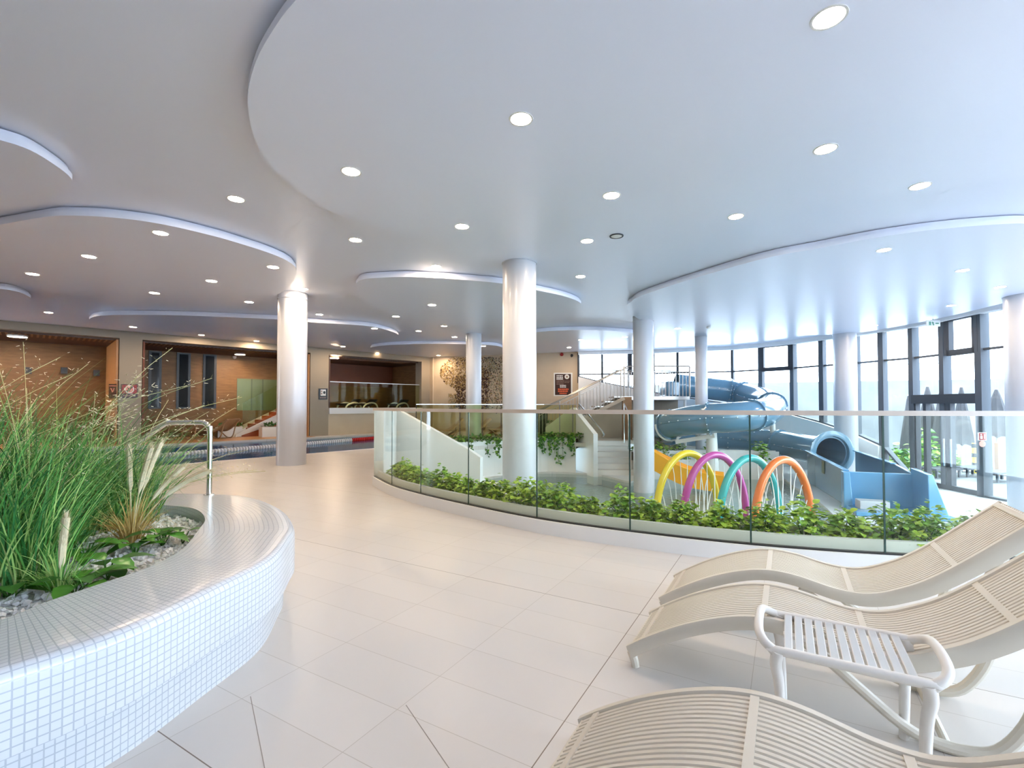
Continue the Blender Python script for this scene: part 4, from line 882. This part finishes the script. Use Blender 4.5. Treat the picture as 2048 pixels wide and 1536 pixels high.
# ================================================================== mosaic, poster, signs
WB0, WB1 = Vector(CORNER), Vector(WALL_END); WBD = (WB1 - WB0).normalized(); WBN = Vector((WBD.y, -WBD.x)); WBN = WBN if WBN.y < 0 else -WBN
def onB(px, py, off=.01):
    a = (px - 1024) / FPX; o = WB0 + WBN * off; s_ = (a * o.y - o.x) / (WBD.x - a * WBD.y); p = o + WBD * s_; return Vector((p.x, p.y, at(px, py, Y=p.y).z))
mo = MB()
def flake(px, py, mi, sz):
    mo.cur = mi; c = onB(px, py, .008); an = rnd(0, PI); R = Matrix(((WBD.x, 0, WBN.x), (WBD.y, 0, WBN.y), (0, 1, 0))) @ Matrix.Rotation(an, 3, 'Z'); mo.box(c, (sz * rnd(.8, 1.7), sz * rnd(.5, .9), .012), rot=R)
for k in range(1500):
    a, r = rnd(0, 2 * PI), math.sqrt(rnd(0, 1)); x, y = 924 + 44 * r * math.cos(a), 745 + 33 * r * math.sin(a)
    if y > 715: flake(x, y, 1 if random.random() < .22 else 0, .045)
for k in range(1500): x, y = rnd(974, 1040), rnd(714, 826); (random.random() < 1.2 - abs(x - 1005) / 45) and flake(x, y, random.choice([2, 2, 2, 1, 0]), .045)
for x0, x1, y0, y1, n in ((912, 930, 752, 822, 420), (962, 978, 738, 822, 420), (930, 962, 755, 822, 500)):
    for k in range(n): flake(rnd(x0, x1) + rnd(-3, 3), rnd(y0, y1), 1 if random.random() < .75 else 0, .05)
for k in range(120): flake(rnd(897, 912), rnd(788, 822), random.choice([2, 0]), .045)
for k in range(300): flake(rnd(930, 990), rnd(714, 752), random.choice([0, 2, 1]), .045)
tag(mo.build('wall_mosaic_tree', ['m_tan', 'm_dark', 'm_grey'], smooth=False, fix=False), 'tan, dark and grey flake mosaic of a tree on the beige far wall', 'mosaic')
def board(name, label, cat, f, x0, x1, y0, y1, m, group=None):
    rt = thing(name, label, cat, group=group); a, b, c, d = f(x0, y1, .0), f(x1, y1, .0), f(x1, y0, .0), f(x0, y0, .0); e = [f(x, y, .025) for x, y in ((x0, y1), (x1, y1), (x1, y0), (x0, y0))]
    MB().add([a, b, c, d] + e, [(0, 1, 2, 3), (4, 5, 6, 7), (0, 1, 5, 4), (1, 2, 6, 5), (2, 3, 7, 6), (3, 0, 4, 7)]).build('board', m, rt, smooth=False); return rt
def ink(rt, name, f, rects, m, off=.03):
    mb = MB()
    for x0, x1, y0, y1 in rects: mb.add([f(x0, y1, off), f(x1, y1, off), f(x1, y0, off), f(x0, y0, off)], [(0, 1, 2, 3)])
    return mb.build(name, m, rt, smooth=False)
def disc(rt, name, f, cx, cy, rx, ry, m, off=.03, r0=0):
    n = 28; mb = MB(); vs = [f(cx + rx * math.cos(2 * PI * k / n), cy + ry * math.sin(2 * PI * k / n), off) for k in range(n)]
    if r0: vs += [f(cx + rx * r0 * math.cos(2 * PI * k / n), cy + ry * r0 * math.sin(2 * PI * k / n), off) for k in range(n)]; mb.add(vs, [(k, (k + 1) % n, n + (k + 1) % n, n + k) for k in range(n)])
    else: mb.add(vs, [tuple(range(n))])
    return mb.build(name, m, rt, smooth=False)
po = board('poster', 'dark rules poster with white frame, white heading and orange lettering on the beige wall', 'poster', onB, 1107.5, 1145, 745.5, 792, 'sign_white'); ink(po, 'print_ground', onB, [(1110, 1142, 748, 790)], 'sign_dark', .027)
def words(x0, x1, ys, h, gap=1.0):
    out = []
    for y in ys:
        x = x0
        while x < x1 - 1: w = rnd(1.6, 3.6); out.append((x, min(x + w, x1), y, y + h)); x += w + gap * .6
    return out
ink(po, 'heading', onB, words(1113, 1127, (750.5, 754, 757), 2.2), 'sign_white'); ink(po, 'small_text', onB, words(1113, 1128, (760.5, 763, 765.5, 768), 1.0) + words(1129, 1140, (762, 764.5), .8), 'ink_grey'); ink(po, 'middle_text', onB, words(1120, 1132, (770, 773), 2.0), 'sign_white'); ink(po, 'orange_text', onB, words(1116, 1137, (777, 781), 3.0) + words(1119, 1134, (785.5,), 2.6), 'ink_orange')
disc(po, 'seal', onB, 1134, 753.5, 4.6, 4.6, 'sign_white'); disc(po, 'seal_mark', onB, 1134, 753.5, 2.2, 2.2, 'ink_grey', .033)
al = thing('alarm_sounder', 'small dark red round alarm sounder high on the beige wall above the poster', 'alarm'); c = onB(1124, 709, .0); MB().lathe([(.075, 0), (.075, .05), (.05, .08), (0, .085)], c, 20, (WBN.x, WBN.y, 0)).build('sounder', 'sign_red', al)
cmr = thing('security_camera', 'small dark security camera on the far wall by the window corner', 'camera'); c = onB(1144, 710.5, 0); MB().lathe([(.06, 0), (.06, .04), (.045, .08), (0, .1)], c, 16, (WBN.x, WBN.y, -.6)).build('dome', 'black', cmr)
def onAk(px, py, off=0.0):
    s_ = onA(px, -off); p = ptA(s_, -off); return Vector((p[0], p[1], at(px, py, Y=p[1]).z))
nd = board('no_diving_sign', 'dark red no-diving sign with a barred diver, on the taupe pillar behind the grasses', 'sign', onAk, 241.5, 275, 768, 796, 'sign_dark')
ink(nd, 'red_field', onAk, [(243, 273.5, 769.5, 787)], 'sign_red', .028); disc(nd, 'ring_ground', onAk, 258.5, 778.5, 8.6, 7.6, 'sign_pale', .032); disc(nd, 'ring', onAk, 258.5, 778.5, 9.4, 8.3, 'sign_white', .034, .86)
mb = MB(); f = onAk
mb.add([f(252, 783.5, .036), f(254, 785, .036), f(266, 774, .036), f(264, 772.5, .036)], [(0, 1, 2, 3)]); mb.add([f(253, 774, .037), f(259, 777, .037), f(262, 776.5, .037), f(260, 780, .037), f(259, 784, .037), f(257.5, 780, .037)], [(0, 1, 2, 3, 4, 5)]); mb.build('barred_diver', 'sign_dark', nd, smooth=False); ink(nd, 'caption', onAk, words(246, 271, (789.5,), 3.2), 'ink_grey')
ps = board('info_sign', 'small black sign with a white pictogram on the pillar right of the left column', 'sign', onAk, 637, 655, 777, 799, 'black'); ink(ps, 'pictogram_ground', onAk, [(641, 651.5, 779, 791.5)], 'sign_white'); disc(ps, 'pictogram', onAk, 648.5, 785, 2.4, 3, 'black', .034); ink(ps, 'pictogram_bars', onAk, [(642, 644.5, 781, 784), (642, 644.5, 785.5, 789)], 'ink_grey', .034); ink(ps, 'caption', onAk, words(640, 652, (794.5,), 1.8), 'ink_grey')
aj = s['p1l'] - .05
def onJ(px, py, off=0.0):
    a = (px - 1024) / FPX; o = A0 + AD * (aj - off); k_ = (a * o.y - o.x) / (AN.x - a * AN.y); p = o + AN * k_; return Vector((p.x, p.y, at(px, py, Y=p.y).z))
js = board('jamb_sign', 'narrow dark red notice on the orange wood jamb left of the no-diving sign', 'sign', onJ, 217, 232.5, 768, 797, 'sign_dark'); ink(js, 'rule', onJ, [(217.5, 232, 771, 772.5)], 'sign_pale'); mb = MB(); mb.add([onJ(220, 776, .03), onJ(222, 776, .03), onJ(226, 784, .03), onJ(224, 785, .03)], [(0, 1, 2, 3)]); mb.add([onJ(227, 776, .03), onJ(229, 776, .03), onJ(226, 784, .03), onJ(224, 784, .03)], [(0, 1, 2, 3)]); mb.build('pictogram', 'sign_pale', js, smooth=False)

# ================================================================== bays: lamps, stairs, planters, loungers
for px, py, r, l in ((35, 674, .2, 'large round flat lamp in the brown ceiling of the leftmost bay'), (480, 709.5, .17, 'round flat lamp in the brown ceiling of the middle bay'), (668, 716.5, .19, 'round flat lamp in the brown ceiling of the right bay')):
    p = at(px, py, 3.17); rt = thing('bay_lamp', l, 'ceiling light', (p.x, p.y, 3.17), 0, 'flat lamps in the bay ceilings'); MB().lathe([(r + .02, .05), (r + .02, 0), (r, 0), (r, .03)], n=28, ring=True).build('rim', 'lampring', rt); MB().lathe([(r, .004), (0, .004)], n=28).build('diffuser', 'rlamp', rt, smooth=False)
for px, py, l in ((55, 741, 'leftmost small black speaker on the back wall of the left bay'), (127, 741, 'small black speaker in the middle of the left bay back wall'), (192, 746, 'rightmost small black speaker on the left bay back wall')):
    s_ = onA(px, D1 - .1); p = ptA(s_, D1 - .1); o = MB().box((p[0], p[1], at(px, py, Y=p[1]).z), (.16, .12, .2), PI / 4).build('wall_speaker', 'black', smooth=False); tag(o, l, 'speaker', 'black speakers in the left bay')
sc_ = onA(468, D1 - .05); p = ptA(sc_, D1 - .05); o = MB().lathe([(.07, 0), (.07, -.05), (.05, -.1), (0, -.12)], (p[0] , p[1], 3.2), 16).build('dome_camera', 'sign_white'); tag(o, 'small white dome camera under the brown ceiling of the middle bay', 'camera')
bstair = thing('bay_stairs', 'short stairs with red-brown treads between cream strings in the middle bay', 'staircase'); sb = onA(476, 1.9); k0, k1 = 1.35, 2.55
for k in range(7): MB().prism([ptA(sb + k * .27, k0), ptA(sb + (k + 1) * .27, k0), ptA(sb + (k + 1) * .27, k1), ptA(sb + k * .27, k1)], 0, .155 * (k + 1)).build('step', 'tread', bstair, smooth=False)
for kk in (k0 - .12, k1):
    mb = MB(); P = [ptA(sb - .25, kk), ptA(sb + 1.92, kk)]; mb.strip_wall(P, [0, .72], [.1, 1.18], .08); mb.build('string', 'white', bstair, smooth=False)
for j in range(3): a = sb + .0 + j * .64; MB().strip_wall([ptA(a, k0 - .07), ptA(a + .62, k0 - .07)], [.3 + .36 * j, .3 + .36 * (j + 1)], [1.3 + .36 * j, 1.3 + .36 * (j + 1)], .012).build('glass_panel', 'fglass', bstair, smooth=False)
o = struct(MB().strip_wall([ptA(sb + .2, D1 - .04), ptA(sb + 1.9, D1 - .04)], 1.0, 2.3, .03).build('window_25', 'green_panel', smooth=False))  # no window: flat panel coloured with the greenish light behind the stair glass
for px, kk, l in ((462, 1.6, 'cream planter box with dark plants left of the bay stairs'), (548, .7, 'cream planter box with dark plants right of the bay stairs, by the left column')):
    a = onA(px, kk); p = ptA(a, kk); rt = thing('planter_box', l, 'planter', (p[0], p[1], 0), PI / 4, 'planter boxes in the middle bay'); MB().box((0, 0, .19), (.95, .4, .38)).build('box', 'white', rt, smooth=False, bevel=.01); lv = MB()
    for j in range(120): sz = rnd(.07, .14); lv.leaf((rnd(-.42, .42), rnd(-.15, .15), .37 + rnd(0, .14)), (rnd(-1, 1), rnd(-1, 1), rnd(0, 1)), (0, 0, 1), sz, sz * .6)
    lv.build('foliage', 'leaf_dark', rt, smooth=False, fix=False)
for px, kk, l in ((318, 1.3, 'left taupe sun lounger in the middle bay, below the first dark window'), (372, 1.3, 'middle taupe sun lounger in the middle bay, below the second dark window'), (425, 1.3, 'right taupe sun lounger in the middle bay, below the third dark window')):
    a = onA(px, kk); p = ptA(a, kk); dup(lf_, (p[0], p[1], 0), PI / 4 - 1.0, l, 'brown loungers in the middle bay')
for px, kk, l in ((120, 1.4, 'taupe sun lounger in the left bay behind the grass seed heads'), (190, 1.2, 'taupe sun lounger in the left bay beside the orange jamb')):
    a = onA(px, kk); p = ptA(a, kk); dup(lf_, (p[0], p[1], 0), PI / 4 - 1.0, l, 'brown loungers in the left bay')
tb_ = thing('terrace_balustrade', 'glass balustrade on the white parapet of the right bay', 'balustrade'); a0, a1 = s['p2r'] + .03, s['o3'] - .03; am = a0 + (a1 - a0) * .68
for u, v in ((a0, am - .01), (am + .01, a1)): MB().strip_wall([ptA(u, .15), ptA(v, .15)], 1.1, 2.16, .014).build('glass_panel', 'fglass', tb_, smooth=False)
MB().strip_wall([ptA(a0, .14), ptA(a1, .14)], 2.16, 2.19, .03).build('top_rail', 'satin', tb_, smooth=False)
def recliner(px, label):
    a = onA(px, 1.0); p = ptA(a, 1.0); rt = thing('recliner', label, 'sun lounger', (p[0], p[1], 1.02), PI / 4 + .4, 'recliners on the right bay terrace')
    MB().tube(smooth_path([(-.55, 0, .02), (-.4, 0, .2), (0, 0, .3), (.35, 0, .24), (.5, 0, .02)], 5), .035, 8).build('frame', 'sign_white', rt); MB().tube(smooth_path([(-.5, .5, .02), (-.4, .5, .2), (0, .5, .3), (.35, .5, .24), (.5, .5, .02)], 5), .035, 8).build('frame', 'sign_white', rt)
    mb = MB(); P = [(-.6, .25), (-.3, .2), (0, .16), (.25, .26), (.5, .45)]
    for (x0, z0), (x1, z1) in zip(P[:-1], P[1:]): mb.bar((x0, .25, z0), (x1, .25, z1), .46, .04)
    mb.build('sling', 'black', rt, smooth=False)
recliner(708, 'leftmost recliner on the right bay terrace, mostly behind the parapet'); recliner(742, 'black and white recliner in the middle of the right bay terrace'); recliner(806, 'black and white recliner at the right end of the bay terrace')
# lane rope and pool rim
ra, rb_ = at(150, 926, -.03), at(755, 876, -.03); rr = at(704, 880.5, -.03); rope = thing('lane_rope', 'white floating lane rope with a red end on the blue pool', 'lane rope'); d = (rb_ - ra); LR = d.length; dn = d.normalized(); w1, w2 = MB(), MB(); kk = 0; t = 0.0; cutr = (rr - ra).length
MB().tube([ra, rb_], .012, 6).build('cable', 'slide_w', rope)
while t < LR:
    mb = w1 if t < cutr else w2; mb.lathe([(.03, 0), (.07, .012), (.07, .05), (.03, .062)], ra + dn * t, 10, dn); t += .085
w1.build('white_floats', 'rope', rope); w2.build('red_floats', 'ropered', rope)
struct(MB().strip_wall(LAPNEAR, -.03, .006, -.06).build('trim_pool_edge', 'white', smooth=False))

# ================================================================== ceiling lights
LAMPS = [(1658, 35, 'largest round ceiling light, at the upper right on the big overhead ceiling disc'), (1042, 238, 'round ceiling light in the middle of the big overhead disc, right above the main column'), (702, 343, 'round ceiling light near the left rim of the big overhead disc'), (472, 398, 'round ceiling light between the big overhead disc and the left oval disc'),
 (1651, 298, 'round ceiling light straight below the largest ceiling light'), (1840, 372, 'round ceiling light near the right picture edge, above the right disc rim'), (1223, 391, 'round ceiling light right of the main column, on the big overhead disc'), (1472, 433, 'round ceiling light above the left part of the right disc rim'),
 (924, 453, 'round ceiling light left of the main column, far part of the big overhead disc'), (711, 480, 'round ceiling light just beyond the big overhead disc, left of the central oval disc'), (1174, 482, 'round ceiling light beside the small round ceiling speaker'), (321, 466, 'round ceiling light close under the near rim of the left oval disc'),
 (178, 513, 'round ceiling light in the middle of the left oval disc, second from the left edge'), (65, 548, 'round ceiling light of the left oval disc nearest the left picture edge'), (546, 534, 'round ceiling light at the right tip of the left oval disc'), (872, 533, 'round ceiling light touching the near rim of the central oval disc'),
 (1161, 553, 'round ceiling light right of the main column, above the tip of the central oval disc'), (423, 562, 'round ceiling light in the right half of the left oval disc'), (309, 586, 'round ceiling light at the far side of the left oval disc, near the narrow disc'), (607, 578, 'round ceiling light just above the top of the left column'),
 (498, 604, 'round ceiling light left of the left column top, beyond the left oval disc'), (639, 629, 'round ceiling light close right of the left column, above the long narrow disc'), (864, 610, 'round ceiling light in the middle of the central oval disc'), (792, 633, 'round ceiling light at the left far side of the central oval disc'),
 (97, 625, 'round ceiling light above the lintel of the leftmost bay'), (266, 654, 'round ceiling light above the first taupe pillar'), (403, 670, 'round ceiling light above the middle bay, above the third dark window'), (513, 682, 'round ceiling light above the middle bay, left of the left column'),
 (749, 657, 'round ceiling light at the right tip of the long narrow disc'), (837, 662, 'round ceiling light right of the tip of the long narrow disc'), (888, 652, 'round ceiling light left of the slim far column, nearest the central oval disc'), (909, 674, 'round ceiling light close left of the slim far column top'),
 (686, 693, 'round ceiling light above the right bay, near the second pillar'), (754, 706, 'round ceiling light at the left end of the small far disc'), (815, 713, 'round ceiling light above the right end of the right bay'), (877, 711, 'round ceiling light above the left side of the tree mosaic'),
 (967, 692, 'round ceiling light close right of the slim far column top'), (1250, 674, 'round ceiling light just left of the right-hand column, far back'), (1162, 680, 'round ceiling light far back above the window corner'), (1138, 695, 'round ceiling light above the poster and the alarm sounder'),
 (1355, 657, 'round ceiling light right of the right-hand column, under the right disc'), (1768, 500, 'round ceiling light close below the rim of the right disc'), (1925, 541, 'round ceiling light on the right disc, second from its rim'), (2000, 574, 'round ceiling light on the right disc beside the column at the right picture edge'),
 (1903, 611, 'round ceiling light on the right disc above the open top window'), (1748, 651, 'round ceiling light on the right disc close above the window frames, right of the slide')]
lampproto = None
for px, py, l in LAMPS:
    p = at(px, py, ZD); inpanel = any(inside((p.x, p.y), P) for P in PANELS); z = ZD if inpanel else ZC
    if not inpanel: p = at(px, py, ZC)
    if lampproto is None:
        lampproto = thing('ceiling_light', l, 'ceiling light', (p.x, p.y, z), 0, 'round recessed ceiling lights'); r = .078
        MB().lathe([(r, .004), (r, -.004), (r + .014, -.004), (r + .016, .002)], n=32, ring=True).build('trim_ring', 'lampring', lampproto); MB().lathe([(r, -.002), (0, -.002)], n=32).build('diffuser', 'lamp', lampproto, smooth=False, fix=False)
    else: dup(lampproto, (p.x, p.y, z), 0, l)
p = at(1233, 471.5, ZC); spk = thing('ceiling_speaker', 'small grey ring-shaped ceiling speaker without light, right of the main column', 'speaker', (p.x, p.y, ZC)); MB().lathe([(.074, -.001), (.076, -.012), (.092, -.012), (.094, -.001)], n=32, ring=True).build('ring', 'frame', spk); MB().lathe([(.074, 0), (.074, -.008), (.06, -.014), (.02, -.016)], n=32).build('grille', 'lampring', spk)
p = at(1417, 654, ZD); sd_ = thing('smoke_detector', 'small white smoke detector on the right disc near the far column', 'detector', (p.x, p.y, ZD)); MB().lathe([(.06, 0), (.06, -.02), (.04, -.045), (0, -.05)], n=24).build('housing', 'sign_white', sd_)
# exit sign and fire sign
p = at(1866, 647, Y=11.9); es = thing('exit_sign', 'small hanging emergency exit sign near the window top, above the terrace door', 'sign'); MB().box(p, (.34, .03, .15)).build('plate', 'sign_white', es, smooth=False); MB().tube([(p.x, p.y, p.z), (p.x, p.y, ZD)], .008, 6).build('hanger', 'grey', es)
mb = MB(); q_ = p + Vector((0, -.018, 0)); mb.box(q_ + Vector((-.09, 0, .0)), (.05, .004, .09)); mb.box(q_ + Vector((-.02, 0, .02)), (.05, .004, .03), rot=Matrix.Rotation(.6, 3, 'Y')); mb.box(q_ + Vector((-.01, 0, -.02)), (.03, .004, .06), rot=Matrix.Rotation(-.5, 3, 'Y')); mb.box(q_ + Vector((.09, 0, 0)), (.08, .004, .03)); mb.build('pictogram', 'sign_green', es, smooth=False)
fp = Vector((WIN[13][0] - .14, WIN[13][1] - .1)); fz = at(1970, 873, Y=fp.y).z
fs_ = thing('fire_equipment_sign', 'red and white fire equipment sign with an oval sticker, on the terrace door post', 'sign'); MB().box((fp.x, fp.y, fz), (.19, .015, .19)).build('plate', 'sign_white', fs_, smooth=False); MB().box((fp.x, fp.y - .009, fz), (.165, .006, .165)).build('red_field', 'sign_red', fs_, smooth=False)
mb = MB(); mb.box((fp.x - .03, fp.y - .014, fz - .02), (.05, .004, .07)); mb.box((fp.x + .045, fp.y - .014, fz), (.025, .004, .1)); mb.box((fp.x - .035, fp.y - .014, fz + .045), (.03, .004, .03)); mb.build('pictogram', 'sign_white', fs_, smooth=False); MB().lathe([(.075, 0), (.075, .006), (0, .007)], (fp.x, fp.y, fz - .17), 24, (0, -1, 0)).build('sticker', 'sign_pale', fs_)

# ================================================================== outside the windows
def parasol(px, ytop, ybot, Y, label, w=.2):
    b = at(px, 936, Y=Y); rt = thing('parasol', label, 'parasol', (b.x, Y, ZL), 0, 'closed parasols on the terrace'); zt = at(px, ytop, Y=Y).z - ZL; zb = at(px, ybot, Y=Y).z - ZL
    MB().tube([(0, 0, 0), (0, 0, zt)], .035, 10).build('pole', 'slide_w', rt); MB().box((0, 0, .04), (.6, .6, .08)).build('base', 'grey', rt, smooth=False)
    mb = MB(); n = 24; rows = 9; vs = []
    for i in range(rows):
        f = i / (rows - 1); z = zt - (zt - zb) * f
        for k in range(n): a = 2 * PI * k / n; r = (.03 + w * f ** .8) * (1 + .22 * f * math.cos(8 * a)); vs.append((r * math.cos(a), r * math.sin(a), z - (.12 * abs(math.cos(4 * a)) if i == rows - 1 else 0)))
    mb.add(vs, [(i * n + k, i * n + (k + 1) % n, (i + 1) * n + (k + 1) % n, (i + 1) * n + k) for i in range(rows - 1) for k in range(n)]); mb.build('canopy', 'fabric', rt); return rt
parasol(1820, 790, 893, 16.6, 'closed grey parasol outside, left of the terrace door'); parasol(1858, 772, 882, 16.2, 'closed grey parasol outside, behind the left edge of the left door leaf', .27); parasol(1887, 772, 892, 15.6, 'closed grey parasol outside, in the middle of the left door leaf', .25); parasol(1926, 773, 884, 15.8, 'closed grey parasol outside, behind the right door leaf', .22); parasol(1996, 778, 868, 15.0, 'closed grey parasol outside, right of the door post', .3)
for px, Y, h, r, l in ((1800, 16.0, .7, .5, 'bushy plant outside, left of the terrace door'), (1853, 15.0, 1.2, .35, 'tall dark green plant outside behind the narrow left pane of the door'), (1890, 17.0, .6, .45, 'low green bush outside behind the left door leaf')):
    b = at(px, 940, Y=Y); shrub((b.x, Y, ZL), r, h, 260, ['leaf_light', 'leaf_mid', 'leaf_dark'], l, 'plants on the terrace', .2)
b = at(1949, 930, Y=15.2); bo_ = thing('bollard', 'yellow and black striped bollard outside the right door leaf', 'bollard', (b.x, 15.2, ZL)); MB().tube([(0, 0, 0), (0, 0, .95)], .06, 14).build('post', 'yb', bo_); mb = MB()
for z in (.2, .5, .8): mb.tube([(0, 0, z), (0, 0, z + .13)], .063, 14)
mb.build('bands', 'black', bo_)
b = at(1997, 930, Y=14.6); bp_ = MB().box((b.x, 14.6, ZL + .5), (.12, .12, 1.0)).build('timber_post', 'brownpost', smooth=False); tag(bp_, 'brown timber post outside, right of the door post', 'post')
for px, Y, l in ((1880, 14.4, 'dark flat sunbed outside the left door leaf'), (1940, 14.6, 'dark flat sunbed outside the right door leaf'), (1999, 13.6, 'dark flat sunbed outside, right of the door post')):
    b = at(px, 940, Y=Y); rt = thing('sunbed', l, 'sunbed', (b.x, Y, ZL), .2, 'dark sunbeds on the terrace'); MB().box((0, 0, .25), (1.0, .55, .06)).build('bed', 'frame', rt, smooth=False)
    for sx in (-.42, .42):
        for sy in (-.22, .22): MB().box((sx, sy, .11), (.05, .05, .22)).build('leg', 'frame', rt, smooth=False)

# ------------------------------------------------------------------ origins: every thing's own base
def desc(o):
    out = []
    for c in o.children: out.append(c); out += desc(c)
    return out
bpy.context.view_layer.update()
for o in list(COL.objects):
    if o.parent or 'category' not in o or o.get('kind') in ('stuff', 'structure') or o.location.length > 1e-6: continue
    ms = ([o] if o.type == 'MESH' else []) + [c for c in desc(o) if c.type == 'MESH']
    pts = [v.co for m_ in ms for v in m_.data.vertices]
    if not pts: continue
    lo = [min(p[i] for p in pts) for i in range(3)]; hi = [max(p[i] for p in pts) for i in range(3)]
    b = Vector(((lo[0] + hi[0]) / 2, (lo[1] + hi[1]) / 2, lo[2]))
    for m_ in {m_.data for m_ in ms}: m_.transform(Matrix.Translation(-b))
    o.location = b
